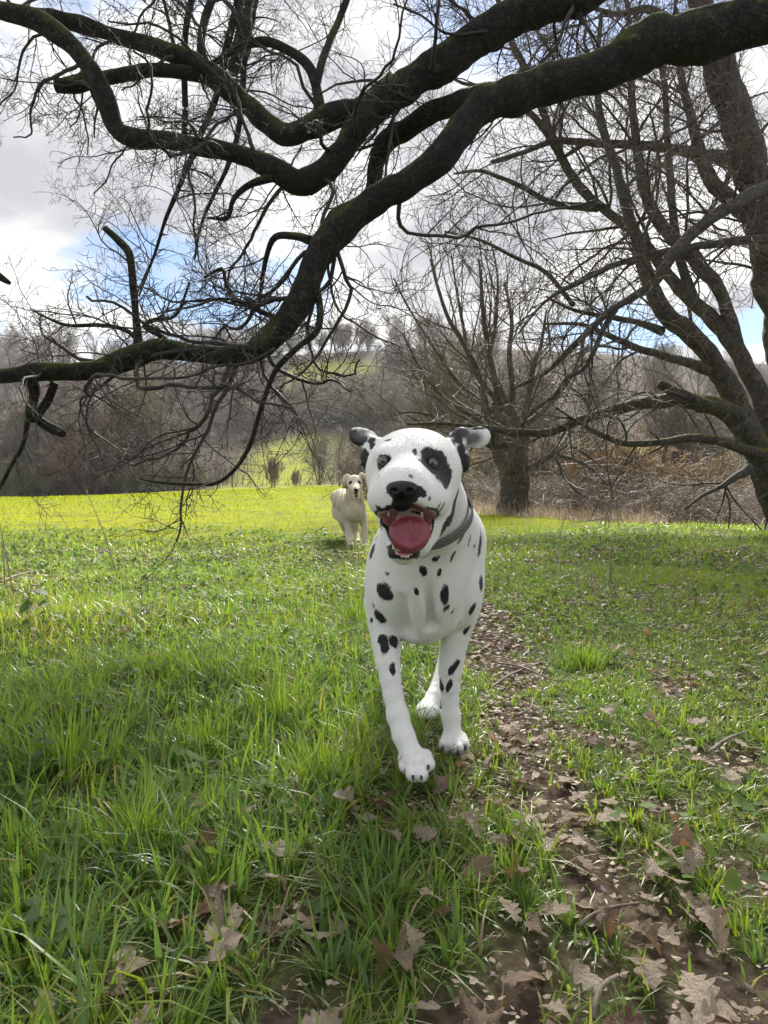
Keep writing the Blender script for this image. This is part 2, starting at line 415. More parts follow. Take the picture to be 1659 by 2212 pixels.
def scatter(rngs, n, y0, y1, spread=0.62, pw=2.0):
    """points in the wedge ahead of the lens, even per square metre, a margin either side"""
    y = np.sqrt(rngs.uniform(y0 ** pw, y1 ** pw, n)) if pw == 2.0 else (rngs.uniform(y0 ** pw, y1 ** pw, n)) ** (1 / pw)
    x = rngs.uniform(-1, 1, n) * (0.25 + y * spread)
    return x, y
def make_grass():
    g = np.random.default_rng(11)
    # tussocks: clumped density and height
    def field(x, y): return fbm2(x, y, 2.6, 40, 3)
    out = []
    for (n, y0, y1, segs, wsc, hs) in ((80000, 0.62, 2.3, 3, 1.0, 1.0), (95000, 2.3, 5.0, 2, 1.3, 1.0), (100000, 5.0, 12.5, 2, 2.0, 1.05)):
        x, y = scatter(g, n, y0, y1)
        b = bare(x, y); f = field(x, y); lg = longgrass(x, y)
        keep = (g.random(n) > b * 0.98 - 0.02) & (g.random(n) < 0.5 + 1.1 * f) & (g.random(n) < lg)
        x, y, b, f = x[keep], y[keep], b[keep], f[keep]; k = len(x)
        # pull towards clump centres so that blades rise in tufts
        cxs = np.floor(x / 0.055) * 0.055 + 0.055 * _hash(np.floor(x / .055).astype(np.int64), np.floor(y / .055).astype(np.int64), 0 * np.floor(y).astype(np.int64), 5)
        cys = np.floor(y / 0.055) * 0.055 + 0.055 * _hash(np.floor(x / .055).astype(np.int64), np.floor(y / .055).astype(np.int64), 0 * np.floor(y).astype(np.int64), 6)
        pull = g.uniform(0.2, 0.8, k); ang = np.arctan2(y - cys, x - cxs) + g.normal(0, 0.7, k)
        x = x + (cxs - x) * pull; y = y + (cys - y) * pull
        left = sstep(0.3, -0.35, x) * sstep(3.5, 1.2, y)
        h = g.gamma(4.0, 0.25, k) * (0.022 + 0.040 * f + 0.019 * left) * hs * (1 - 0.45 * b)
        short = sstep(0.2, 0.5, x) * sstep(0.6, 1.4, y) * (1 - sstep(3.2, 5.5, y)); h = h * (1 - 0.42 * short)
        wd = g.uniform(0.0018, 0.0044, k) * wsc * (1 + 0.8 * left * (g.random(k) > 0.5))
        lean = np.clip(g.gamma(2.4, 0.36, k), 0.05, 1.9)
        rnd = np.clip(g.normal(0.43, 0.21, k) + (f - 0.5) * 0.5 + 0.10 * sstep(2, 8, y) - 0.05 * left + 0.05 * short, 0.0, 0.88)
        dry = g.random(k) < 0.06 + 0.12 * b + 0.05 * short; rnd[dry] = g.uniform(0.92, 1.0, dry.sum()); lean[dry] = g.uniform(0.7, 1.6, dry.sum()); 
        out.append((x, y, h, wd, lean, segs, rnd, ang))
    for i, q in enumerate(out):
        o = obj(('near_grass', 'meadow_grass', 'far_meadow_grass')[i], blades('grass', *q[:7], g, az=q[7]), grass_mat)
        tag(o, ('long green meadow grass close to the muddy path', 'green meadow grass around and behind the spotted dog', 'paler meadow grass along the edge of the bright field')[i], 'grass', kind='stuff')
    # matted short blades and moss-like turf between the tufts
    n = 100000; x, y = scatter(g, n, 0.62, 5.2); b = bare(x, y); keep = g.random(n) > b * 1.5 - 0.03; x, y = x[keep], y[keep]; k = len(x)
    rnd = np.clip(g.normal(0.40, 0.2, k), 0, 0.88); dry = g.random(k) < 0.12; rnd[dry] = g.uniform(0.92, 1, dry.sum())
    o = obj('turf', blades('turf', x, y, g.uniform(0.014, 0.036, k) * (1 + 0.1 * y), g.uniform(0.0016, 0.0034, k) * (1 + 0.15 * y), g.uniform(0.6, 1.9, k), 2, rnd, g), grass_mat)
    tag(o, 'short matted turf under the longer grass beside the path', 'grass', kind='stuff')
    # the mown field: short, wide, sparse strokes
    n = 70000; x, y = scatter(g, n, 6.5, 46, 0.62, 1.25)
    keep = (g.random(n) > longgrass(x, y) * 0.8) & (wooded(x, y) < 0.3) & ((x < 0.16 * y + 1.0))
    pd = np.abs((x / y * FP + CU) - (590 + 130 * sstep(40, 9, y)) - 14 * np.sin(y * 0.3))
    keep &= g.random(n) > 0.55 * np.exp(-(pd / 28) ** 2)
    x, y = x[keep], y[keep]; k = len(x)
    o = obj('field_grass', blades('field_grass', x, y, g.uniform(0.02, 0.055, k) * (1 + y / 60), g.uniform(0.004, 0.009, k) * (0.4 + y / 9), g.uniform(0.1, 0.9, k), 2, np.clip(g.normal(0.74, 0.09, k), 0.3, 0.88), g), field_mat)
    tag(o, 'short bright yellow green grass of the sunlit field', 'grass', kind='stuff')
    # tussocks that stand out of the meadow
    for (u, v, hh, nn, rad, lab) in ((600, 1560, .15, 260, .055, 'tall bright tussock of grass left of the running dog'), (770, 1345, .17, 150, .06, 'small dark tussock of grass just behind the spotted dog'),
                                (700, 1690, .12, 160, .06, 'low tussock of grass beside the trail of fallen leaves'), (150, 1660, .16, 240, .08, 'dense tall tussock of grass beside the nettle'),
                                (450, 1620, .13, 180, .06, 'broad tussock of grass among the weeds'), (300, 1830, .14, 200, .06, 'long bladed tussock of grass in the left foreground'), (1260, 1440, .11, 260, .06, 'rounded tussock of grass on the far side of the muddy path')):
        c = G(u, v); ra = np.clip(np.abs(g.normal(0, rad, nn)), 0, rad * 1.25); th = g.uniform(0, 2 * np.pi, nn)
        x = c[0] + ra * np.cos(th); y = c[1] + ra * np.sin(th)
        o = obj('grass_tussock', blades('tussock', x, y, g.gamma(9, 1 / 9, nn) * hh * 0.72, g.uniform(0.002, 0.0042, nn), np.clip(g.gamma(2.5, .2, nn), .05, 1.2), 4, np.clip(g.normal(0.5, 0.14, nn), 0, 0.88), g, az=th + g.normal(0, .6, nn)), grass_mat)
        tag(o, lab, 'tussock', 'grass tussocks in the meadow')
if DEV not in ('dog', 'tree'): make_grass()
# ------------------------------------------------------------------ bark and twig materials
def bark(name, c0, c1, moss=0.5, mosscol=(0.075, 0.095, 0.02), lichen=0.3, scale=1.0, bump=0.9):
    m = Mat(name); pos = m.pos()
    mp = m.n('ShaderNodeMapping'); mp.inputs['Scale'].default_value = (1, 1, 1); m.l(pos, mp.inputs[0])
    n1 = m.noise(26 * scale, 7, 0.68, mp.outputs[0], 0.6); n2 = m.noise(5 * scale, 4, 0.6, pos); n3 = m.noise(75 * scale, 4, 0.6, pos)
    crack = m.mapr(m.math('ABSOLUTE', m.math('SUBTRACT', m.noise(30 * scale, 5, 0.7, mp.outputs[0], 1.2), 0.5)), 0.0, 0.07)
    c = m.mix(m.mapr(n1, 0.32, 0.68), c0, c1)
    c = m.mix(m.math('MULTIPLY', m.mapr(n3, 0.58, 0.72), m.math('MULTIPLY', m.mapr(n2, 0.45, 0.65), lichen)), c, (0.30, 0.31, 0.27))
    c = m.mix(m.math('MULTIPLY', m.math('SUBTRACT', 1.0, crack), 0.6), c, tuple(x * 0.3 for x in c0))
    g = m.n('ShaderNodeNewGeometry'); sx = m.n('ShaderNodeSeparateXYZ'); m.l(g.outputs['Normal'], sx.inputs[0])
    mf = m.mapr(m.math('ADD', sx.outputs['Z'], m.mapr(n2, 0.3, 0.7, -0.75, 0.55)), 0.15, 0.8, 0.0, moss)
    mo = m.mix(m.mapr(n1, 0.35, 0.65), tuple(x * 0.55 for x in mosscol), mosscol)
    c = m.mix(mf, c, mo)
    h = m.math('ADD', m.math('MULTIPLY', n1, 0.8), m.math('MULTIPLY', crack, 0.6))
    m.princ(c, 0.85, m.bump(h, bump, 0.014 / scale), 0.3); return m.m
oak_bark = bark('oak_bark', (0.011, 0.010, 0.008), (0.046, 0.040, 0.032), 0.8, (0.11, 0.145, 0.02), 0.6)
oak_twig = simple_twig = None
def twig_mat(name, c0, c1, scale=8.0):
    m = Mat(name); n = m.noise(scale, 4, 0.6, m.pos()); m.princ(m.mix(m.mapr(n, 0.3, 0.7), c0, c1), 0.7, m.bump(n, 0.4, 0.004), 0.3); return m.m
oak_twig = twig_mat('oak_twig', (0.024, 0.020, 0.018), (0.064, 0.054, 0.046))
willow_bark = bark('willow_bark', (0.060, 0.052, 0.042), (0.175, 0.152, 0.122), 0.25, (0.09, 0.10, 0.03), 0.3, 0.6)
mossy_bark = bark('mossy_bark', (0.060, 0.052, 0.042), (0.165, 0.145, 0.115), 0.95, (0.16, 0.15, 0.025), 0.45, 0.6)
willow_twig = twig_mat('willow_twig', (0.070, 0.056, 0.047), (0.17, 0.135, 0.11), 2.0)
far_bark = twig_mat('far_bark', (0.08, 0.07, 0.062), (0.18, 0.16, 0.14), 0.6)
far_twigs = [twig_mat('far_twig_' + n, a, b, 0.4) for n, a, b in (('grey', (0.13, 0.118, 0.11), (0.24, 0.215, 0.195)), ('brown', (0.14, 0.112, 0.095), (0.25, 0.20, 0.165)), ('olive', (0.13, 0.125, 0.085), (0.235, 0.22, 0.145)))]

def trace(pts, step=0.03):
    """(u, v, depth, half-width) rows, as seen from the lens, to a smooth limb in metres"""
    return catmull([(*P(u, v, d), r * d / FP) for u, v, d, r in pts], step)
def knobbly(b, seed, amp=0.25):
    b = np.array(b); n = fbm(b[:, :3], 3.5, seed, 3) - 0.5; n2 = fbm(b[:, :3], 11.0, seed + 3, 2) - 0.5
    b[:, 3] *= 1 + amp * (n * 1.6 + n2 * 0.9)
    for a in range(3): b[:, a] += (fbm(b[:, :3], 5.0, seed + 20 + a, 2) - 0.5) * b[:, 3] * 0.55
    return b

def make_oak():
    rng = random.Random(5)
    A = [(2300, 260, 3.2, 105), (2000, 60, 3.25, 88), (1800, 10, 3.3, 76), (1659, 42, 3.35, 68), (1500, 78, 3.4, 66), (1400, 108, 3.4, 63), (1300, 148, 3.4, 60), (1180, 180, 3.4, 55), (1080, 214, 3.38, 52), (1015, 262, 3.35, 47), (965, 325, 3.3, 45), (885, 388, 3.3, 46), (805, 438, 3.3, 45), (728, 492, 3.28, 45), (684, 560, 3.25, 43), (660, 625, 3.22, 40), (620, 692, 3.2, 41), (562, 752, 3.18, 43), (515, 772, 3.15, 36), (440, 768, 3.12, 28), (345, 758, 3.1, 31), (280, 776, 3.08, 34), (200, 797, 3.05, 29), (100, 803, 3.0, 28), (0, 812, 3.0, 25), (-140, 800, 2.95, 22), (-330, 770, 2.9, 14), (-520, 700, 2.9, 7)]
    B = [(2250, -250, 3.5, 110), (1800, -300, 3.7, 95), (1400, -120, 3.75, 72), (1235, -5, 3.8, 60), (1130, 28, 3.8, 56), (1060, 70, 3.8, 54), (985, 122, 3.8, 54), (900, 176, 3.78, 50), (825, 222, 3.75, 50), (770, 278, 3.7, 44), (735, 330, 3.68, 40), (690, 375, 3.66, 38), (642, 392, 3.64, 40), (590, 362, 3.62, 34), (520, 330, 3.6, 31), (440, 318, 3.6, 29), (360, 300, 3.58, 30), (285, 296, 3.56, 32), (250, 272, 3.56, 30), (228, 215, 3.56, 29), (195, 150, 3.56, 29), (140, 85, 3.56, 31), (60, 40, 3.56, 30), (-60, 5, 3.56, 25), (-260, -60, 3.55, 14), (-420, -160, 3.5, 7)]
    B2 = [(860, 190, 3.8, 44), (780, 240, 3.9, 38), (700, 258, 3.95, 35), (625, 290, 3.98, 36), (580, 268, 4.0, 34), (520, 210, 4.0, 31), (455, 158, 4.0, 30), (380, 118, 4.0, 29), (290, 88, 4.0, 27), (200, 62, 4.0, 27), (100, 38, 4.0, 25), (-20, 30, 4.0, 22), (-220, 60, 4.0, 12), (-380, 40, 4.0, 6)]
    D = [(1075, 205, 3.45, 28), (1010, 222, 3.7, 26), (940, 240, 3.85, 24), (880, 275, 4.0, 22), (835, 305, 4.1, 22), (815, 355, 4.2, 19), (800, 420, 4.3, 15), (740, 470, 4.4, 9), (690, 500, 4.5, 5)]
    Cc = [(500, 205, 4.0, 18), (440, 163, 4.0, 15), (360, 152, 3.95, 14), (285, 158, 3.9, 15), (220, 168, 3.85, 14), (165, 182, 3.8, 15), (120, 186, 3.8, 12)]
    E = [(690, 250, 3.95, 15), (686, 205, 3.95, 11), (664, 140, 4.0, 11), (620, 108, 4.05, 10), (565, 90, 4.1, 10), (510, 105, 4.1, 8), (460, 138, 4.1, 7)]
    F = [(684, 190, 3.95, 8), (700, 120, 4.05, 8), (725, 60, 4.2, 8), (752, -10, 4.3, 7), (790, -110, 4.4, 5)]
    Gg = [(300, 745, 3.1, 14), (296, 700, 3.1, 9), (290, 640, 3.1, 8.5), (284, 580, 3.1, 8), (278, 545, 3.1, 9), (255, 518, 3.1, 9), (226, 492, 3.1, 8)]
    H = [(672, 600, 3.22, 10), (690, 650, 3.2, 8), (686, 712, 3.15, 7.5), (640, 752, 3.12, 6), (600, 792, 3.1, 6), (575, 850, 3.08, 5.5), (556, 910, 3.06, 5), (540, 960, 3.04, 5), (510, 1010, 3.02, 4.5), (470, 1042, 3.0, 4), (420, 1046, 3.0, 3.5), (350, 1043, 2.98, 2.5), (300, 1034, 2.97, 1.5)]
    I = [(62, 815, 3.02, 15), (76, 850, 3.02, 14), (68, 880, 3.02, 17), (72, 912, 3.02, 12)]
    I2 = [(118, 825, 3.04, 9), (104, 862, 3.06, 9), (82, 900, 3.06, 11), (106, 922, 3.05, 12), (138, 938, 3.04, 8)]
    J = [(300, 738, 3.12, 6), (270, 712, 3.15, 5), (215, 702, 3.2, 4.5), (150, 703, 3.22, 4), (110, 690, 3.25, 3), (70, 670, 3.25, 2)]
    K = [(672, 520, 3.3, 11), (640, 510, 3.35, 9), (596, 512, 3.4, 8), (578, 545, 3.42, 6), (566, 610, 3.45, 5), (560, 668, 3.45, 3.5)]
    K2 = [(640, 700, 3.22, 9), (560, 672, 3.3, 6), (500, 640, 3.4, 5), (485, 600, 3.42, 4), (478, 580, 3.42, 4), (440, 600, 3.45, 3)]
    L3 = [(380, 760, 3.1, 9), (350, 728, 3.1, 6), (312, 705, 3.1, 7), (335, 690, 3.1, 5), (380, 680, 3.12, 4), (410, 610, 3.15, 3)]
    O1 = [(60, 905, 3.0, 7), (50, 960, 2.98, 5), (22, 1010, 2.95, 4.5), (-5, 1060, 2.93, 3.5), (-40, 1100, 2.92, 2)]
    O2 = [(600, 380, 3.62, 12), (540, 400, 3.6, 8), (505, 430, 3.6, 6), (490, 470, 3.6, 5), (450, 470, 3.6, 3)]
    U1 = [(-60, 560, 3.1, 12), (0, 598, 3.1, 8), (22, 612, 3.1, 4)]
    V1 = [(430, 150, 4.5, 14), (440, 60, 4.6, 15), (470, -40, 4.7, 16), (520, -200, 4.8, 20), (700, -420, 4.6, 26)]
    V2 = [(505, 150, 4.6, 22), (525, 60, 4.6, 26), (545, -30, 4.7, 28), (640, -240, 4.7, 34), (900, -400, 4.6, 40)]
    V3 = [(395, 330, 4.8, 9), (400, 240, 4.8, 10), (398, 140, 4.8, 11), (410, 20, 4.8, 12), (470, -200, 4.8, 18)]
    V4 = [(300, 640, 5.0, 4), (330, 560, 5.0, 5), (360, 470, 5.0, 7), (388, 400, 5.0, 9), (430, 300, 4.9, 10), (470, 200, 4.8, 12), (500, 60, 4.8, 14), (560, -180, 4.8, 18)]
    V5 = [(420, 560, 4.6, 4), (440, 470, 4.7, 6), (500, 340, 4.8, 9), (520, 250, 4.8, 10), (530, 120, 4.8, 11), (560, -60, 4.8, 14)]
    # the trunk and main fork stand right of the picture
    base = np.array((4.25, 3.1, 0)); base[2] = float(gz(base[0], base[1])) - 0.05
    joinA = P(2300, 260, 3.2); joinB = P(2250, -250, 3.5)
    trunk = catmull([(*base, .52), (*(base + (0, 0, .35)), .40), (*(base + (-.02, .02, 1.0)), .345), (*(base + (-.12, .05, 1.9)), .33), (*(base + (-.1, .1, 2.9)), .31), (*(base + (.1, .2, 4.0)), .25), (*(base + (.15, .5, 5.6)), .15), (*(base + (-.1, .7, 7.2)), .06)], .05)
    jA = catmull([(*(base + (-.08, .04, 1.7)), .25), (*(joinA * .5 + (base + (-.2, 0, 1.95)) * .5), .22), (*joinA, 75 * 3.2 / FP)], .04)
    jB = catmull([(*(base + (-.1, .1, 2.6)), .25), (*(joinB * .5 + (base + (-.2, .05, 2.8)) * .5 + (0, 0, .1)), .235), (*joinB, 75 * 3.5 / FP)], .04)
    limbs = {}
    A = [(a, b, c, r * .71) for a, b, c, r in A]; B = [(a, b, c, r * .68) for a, b, c, r in B]; B2 = [(a, b, c, r * .68) for a, b, c, r in B2]
    limbs['A'] = np.vstack([jA[:-1], trace(A, .022)]); limbs['B'] = np.vstack([jB[:-1], trace(B, .022)]); limbs['B2'] = trace(B2, .022)
    jV = base + (.1, .2, 4.0)
    for nm, q in (('V1', V1), ('V2', V2), ('V3', V3), ('V4', V4), ('V5', V5)): limbs[nm] = trace([(a, b, c, r * .62) for a, b, c, r in q], .03)
    hub = P(1000, -420, 4.5)
    for nm in ('V1', 'V2', 'V3', 'V4', 'V5'):                       # carry the hanging boughs back to the trunk, over the picture
        e = limbs[nm][-1]; link = catmull([e, (*(e[:3] * .5 + hub * .5 + (0, 0, .15)), e[3] * 1.3), (*hub, max(e[3] * 1.5, .06)), (*(hub * .5 + jV * .5 + (0, 0, .35)), .11), (*jV, .13)], .06)
        limbs[nm] = np.vstack([limbs[nm][:-1], link])
    for nm, q in (('D', D), ('Cc', Cc), ('E', E), ('F', F), ('Gg', Gg), ('H', H), ('I', I), ('I2', I2), ('J', J), ('K', K), ('K2', K2), ('L3', L3), ('O1', O1), ('O2', O2), ('U1', U1)): limbs[nm] = trace(q, .02)
    u1 = catmull([limbs['U1'][0], (*P(-160, 600, 3.0), .03), (*P(-250, 700, 2.92), .035), (*P(-300, 775, 2.9), .03)], .03); limbs['U1'] = np.vstack([u1[::-1][:-1], limbs['U1']])
    i = 0
    for k in limbs: i += 1; limbs[k] = knobbly(limbs[k], i * 7, 0.34 if k in ('A', 'B', 'B2', 'Cc', 'I', 'I2', 'Gg') else 0.15)
    limbs['I'][:, 3] *= 1 + .25 * np.sin(np.arange(len(limbs['I'])) * 1.1)
    root = empty('oak_tree', tuple(base)); tag(root, 'gnarled mossy oak with long black crooked limbs hanging over the dogs', 'tree')
    mv = Matrix.Translation(-Vector(base))
    def put(name, bl, sides, mat, bk=0.0, sd=0, cap=True):
        me = tubes_mesh(name, bl, sides, bk, sd, cap); me.transform(mv); return obj(name, me, mat, root)
    put('trunk', [trunk], 28, oak_bark, .10, 2)
    for k in ('A', 'B', 'B2'): put('limb', [limbs[k]], 22, oak_bark, .13, 3)
    for k in limbs:
        if k not in ('A', 'B', 'B2'): put('branch', [limbs[k]], 10, oak_bark, .10, 4)
    # twigs
    base_tw = [dict(n=26, len=.15, lenj=.6, ratio=.62, ang=55, seg=.036, wig=.30, rmin=.0011, rmax=.003, t0=.12, curl=1.2, tip=.6, up=.1), dict(n=25, len=.05, lenj=.6, ratio=.75, ang=60, seg=.026, wig=.3, rmin=.0010, rmax=.0018, t0=.1, tip=.8)]
    tops = [dict(n=5.5, len=.9, lenj=.55, ratio=.26, ang=58, seg=.045, wig=.22, rmax=.011, rmin=.004, t0=.15, taper=.1, trop=(0, 0, .1), curl=1.6), dict(n=11, len=.40, lenj=.6, ratio=.5, ang=52, seg=.04, wig=.17, rmin=.0019, rmax=.0042, t0=.12, curl=1.0)] + base_tw
    hang = [dict(n=4.2, len=.42, lenj=.55, ratio=.2, ang=62, seg=.045, wig=.16, rmax=.007, rmin=.003, t0=.05, taper=.1, trop=(0, 0, -1.0), up=-1.2, curl=.9), dict(n=9, len=.24, lenj=.6, ratio=.5, ang=48, seg=.035, wig=.17, rmin=.0016, rmax=.003, t0=.1, trop=(0, 0, -1.0), curl=1.0)] + base_tw
    fine = [dict(n=7, len=.36, lenj=.6, ratio=.5, ang=52, seg=.04, wig=.17, rmin=.0018, rmax=.0042, t0=.1, curl=1.1)] + base_tw
    out = {}
    inview = lambda p: p[1] > 1.0 and abs(p[0]) < p[1] * .62 + .25 and p[2] < CH + p[1] * .8
    def go(k, spec, t0=0.0, t1=1.0):
        b = limbs[k]; b = b[int(len(b) * t0):max(int(len(b) * t1), 2)]; sprout(rng, [tuple(x) for x in b[::4]], spec, 0, out, inview)
    go('A', hang, .72, 1.0); go('A', tops, .45, 1.0); go('B', tops, .3, 1.0); go('B2', tops, .1, 1.0)
    for k in ('D', 'E', 'F', 'K', 'K2', 'L3', 'J', 'O2', 'Gg'): go(k, fine, .1, 1)
    for k in ('H', 'O1', 'I2'): go(k, hang[1:], .05, 1)
    for k in ('V1', 'V2', 'V3'): go(k, tops, 0, .75); go(k, tops, 0, .5)
    for k in ('V4', 'V5'): go(k, [dict(n=11, len=.5, lenj=.6, ratio=.45, ang=60, seg=.05, wig=.18, rmax=.007, rmin=.0028, t0=0, taper=.1, curl=1.2)] + fine, 0, .75)
    for lev, bl in sorted(out.items()):
        bl = [b for b in bl if b[0][1] > 0.9]
        thick = [b for b in bl if b[0][3] > .0033]; thin = [b for b in bl if b[0][3] <= .0033]
        if thick: o = put('bough', arr(thick), 5, oak_twig); o['kind'] = 'stuff'
        if thin: o = put('twigs', arr(thin), 3, oak_twig, cap=False); o['kind'] = 'stuff'
    if DEV: print('oak', {k: len(v) for k, v in out.items()})
if DEV != 'dog': make_oak()

# ------------------------------------------------------------------ the spreading tree on the right
def make_spreading_tree():
    rng = random.Random(8)
    T = {}
    d = 10.0
    T['s1'] = [(1700, 1112, 10, 62), (1655, 1010, 10, 46), (1612, 915, 10, 38), (1570, 828, 10, 34), (1530, 766, 9.9, 30), (1476, 712, 9.8, 29), (1430, 665, 9.7, 27), (1404, 615, 9.7, 22), (1380, 530, 9.6, 19), (1352, 440, 9.6, 16), (1330, 360, 9.6, 14), (1300, 270, 9.6, 12), (1290, 160, 9.6, 9), (1300, 20, 9.6, 6)]
    T['s2'] = [(1695, 1000, 10.2, 50), (1655, 880, 10.2, 32), (1612, 792, 10.3, 26), (1570, 726, 10.4, 25), (1525, 676, 10.5, 23), (1482, 636, 10.6, 20), (1440, 590, 10.7, 17), (1380, 510, 10.8, 15), (1310, 455, 10.9, 14), (1250, 400, 11, 14), (1195, 300, 11, 13), (1160, 200, 11, 12), (1115, 110, 11, 11), (1088, 40, 11, 9), (1060, -60, 11, 6)]
    T['trunk2'] = [(1760, 1100, 11, 80), (1735, 900, 11, 66), (1700, 720, 11, 60), (1672, 610, 11, 56), (1650, 500, 11, 54), (1625, 380, 11, 52), (1592, 270, 11, 50), (1560, 160, 11, 46), (1530, 60, 11, 40), (1505, -40, 11, 34), (1480, -260, 11, 22)]
    T['R4'] = [(1640, 965, 9.9, 34), (1564, 890, 9.8, 26), (1469, 864, 9.6, 20), (1354, 879, 9.3, 15), (1254, 909, 9.0, 12), (1179, 934, 8.8, 11), (1104, 932, 8.6, 9), (1029, 922, 8.4, 6), (950, 914, 8.2, 4), (880, 917, 8.1, 2.5)]
    T['R5'] = [(1655, 985, 9.8, 22), (1614, 972, 9.7, 15), (1519, 946, 9.4, 12), (1429, 955, 9.2, 9), (1349, 957, 9.0, 8), (1279, 929, 8.8, 6), (1244, 909, 8.7, 4), (1200, 880, 8.6, 2.5)]
    T['R6'] = [(1530, 800, 9.9, 15), (1429, 766, 9.6, 10), (1369, 750, 9.4, 9), (1304, 719, 9.2, 7), (1250, 700, 9.1, 5), (1180, 700, 9, 3)]
    T['R7'] = [(1430, 715, 9.8, 12), (1380, 697, 9.6, 8), (1329, 687, 9.4, 7), (1239, 669, 9.2, 4.5), (1180, 640, 9.1, 2.5)]
    T['R8'] = [(1720, 380, 9.2, 24), (1659, 405, 8.8, 19), (1600, 432, 8.5, 17), (1544, 464, 8.2, 16), (1494, 506, 8.0, 15), (1454, 551, 7.8, 14), (1419, 604, 7.7, 12.5), (1369, 640, 7.6, 10), (1314, 675, 7.5, 9), (1269, 716, 7.4, 8), (1229, 756, 7.3, 7.5), (1179, 804, 7.2, 5.5), (1104, 842, 7.2, 3)]
    T['R9'] = [(1720, 500, 9.5, 18), (1659, 514, 9.2, 13), (1529, 529, 8.9, 10), (1429, 546, 8.6, 8.5), (1329, 572, 8.4, 7.5), (1254, 610, 8.2, 5.5), (1180, 650, 8.1, 3.5), (1120, 720, 8, 2.5)]
    T['R10'] = [(1330, 668, 7.5, 8), (1304, 710, 7.5, 7), (1281, 764, 7.5, 6.5), (1259, 799, 7.5, 6), (1224, 816, 7.4, 5.5), (1199, 854, 7.4, 5), (1149, 889, 7.3, 4), (1126, 922, 7.3, 2.5)]
    T['R11'] = [(1600, 770, 10.3, 16), (1560, 640, 10.4, 17), (1500, 560, 10.5, 19), (1440, 500, 10.5, 17), (1400, 440, 10.6, 15), (1380, 350, 10.7, 12), (1365, 220, 10.8, 10), (1360, 60, 10.8, 7), (1340, -80, 10.8, 4)]
    T['R12'] = [(1650, 480, 11, 28), (1590, 440, 11, 22), (1530, 380, 11, 18), (1500, 280, 11, 13), (1470, 160, 11, 9), (1460, 20, 11, 6)]
    T['R13'] = [(1620, 360, 11, 26), (1500, 330, 11, 14), (1400, 315, 10.9, 12), (1300, 310, 10.8, 10), (1200, 305, 10.7, 8), (1130, 330, 10.6, 6), (1060, 350, 10.5, 4)]
    T['R14'] = [(1200, 310, 11, 11), (1140, 240, 11, 8), (1070, 190, 11, 6), (1000, 180, 11, 4), (950, 150, 11, 2.5)]
    T['R15'] = [(1540, 110, 11, 26), (1470, 60, 11, 14), (1400, 20, 10.9, 10), (1330, 30, 10.8, 7), (1260, 10, 10.7, 4)]
    T['R16'] = [(1500, 660, 10.5, 14), (1470, 560, 10.7, 12), (1450, 420, 10.9, 10), (1440, 260, 11, 8), (1430, 100, 11, 6)]
    T['R17'] = [(1290, 450, 10.9, 12), (1200, 440, 10.8, 8), (1120, 400, 10.7, 6.5), (1040, 370, 10.6, 4.5), (980, 375, 10.6, 2.5)]
    T['R18'] = [(1240, 660, 9.2, 6), (1180, 590, 9.3, 6), (1120, 560, 9.3, 5), (1040, 520, 9.2, 4), (960, 500, 9.2, 2.5)]
    T['R19'] = [(1620, 1010, 9.7, 14), (1560, 1050, 9.5, 6), (1520, 1070, 9.4, 4.5), (1480, 1100, 9.3, 3)]
    T['stub'] = [(1600, 895, 9.8, 22), (1520, 872, 9.6, 15), (1468, 850, 9.5, 14), (1425, 830, 9.4, 11)]
    for k in T: T[k] = [(a, b, c, r * (.7 if k == 'trunk2' else .7 if k in ('s1', 's2') else .85)) for a, b, c, r in T[k]]
    L_ = {k: knobbly(trace(v, .06), i * 5 + 1, 0.12) for i, (k, v) in enumerate(T.items())}
    base = P(1720, 1112, 10.3); base[2] = float(gz(base[0], base[1]))
    for k in ('s1', 's2', 'trunk2'):                               # root each stem in the ground
        b = L_[k]; p = b[0].copy(); q = p.copy(); q[2] = float(gz(p[0], p[1])) - .1; q[3] *= 1.3
        if q[2] < p[2] - .02: L_[k] = np.vstack([catmull([q, p], .08)[:-1], b])
    root = empty('spreading_tree', tuple(base)); tag(root, 'many stemmed bare tree with mossy leaning trunks spreading over the brambles', 'tree')
    mv = Matrix.Translation(-Vector(base))
    def put(name, bl, sides, mat, bk=0.0, cap=True):
        me = tubes_mesh(name, bl, sides, bk, 6, cap); me.transform(mv); return obj(name, me, mat, root)
    for k in L_:
        put('trunk' if k in ('s1', 's2', 'trunk2') else 'limb', [L_[k]], 16 if k in ('s1', 's2', 'trunk2') else 9, mossy_bark if k in ('stub', 'R6', 'R5', 'R4', 'R7') else willow_bark, .07)
    tw = [dict(n=5.0, len=.55, lenj=.6, ratio=.5, ang=45, seg=.09, wig=.15, rmin=.0042, rmax=.007, t0=.1, curl=.5), dict(n=5.0, len=.26, lenj=.6, ratio=.6, ang=45, seg=.07, wig=.16, rmin=.0030, rmax=.0045, t0=.1, curl=.5)]
    big = [dict(n=2.9, len=1.9, lenj=.5, ratio=.36, ang=52, seg=.13, wig=.12, rmax=.026, rmin=.010, t0=.12, taper=.3, trop=(0, 0, .12), curl=.3), dict(n=4.2, len=.95, lenj=.6, ratio=.5, ang=48, seg=.10, wig=.14, rmin=.0055, rmax=.012, t0=.1, curl=.4)] + tw
    droop = [dict(n=3.8, len=1.0, lenj=.5, ratio=.4, ang=50, seg=.10, wig=.13, rmax=.016, rmin=.007, t0=.15, taper=.2, trop=(-.1, 0, -.35), curl=.4), dict(n=3.6, len=.65, lenj=.6, ratio=.5, ang=45, seg=.09, wig=.14, rmin=.005, rmax=.009, t0=.1, trop=(0, 0, -.25), curl=.4)] + tw
    out = {}
    view = lambda p: abs(p[0]) < p[1] * .56 and p[2] < CH + p[1] * .72
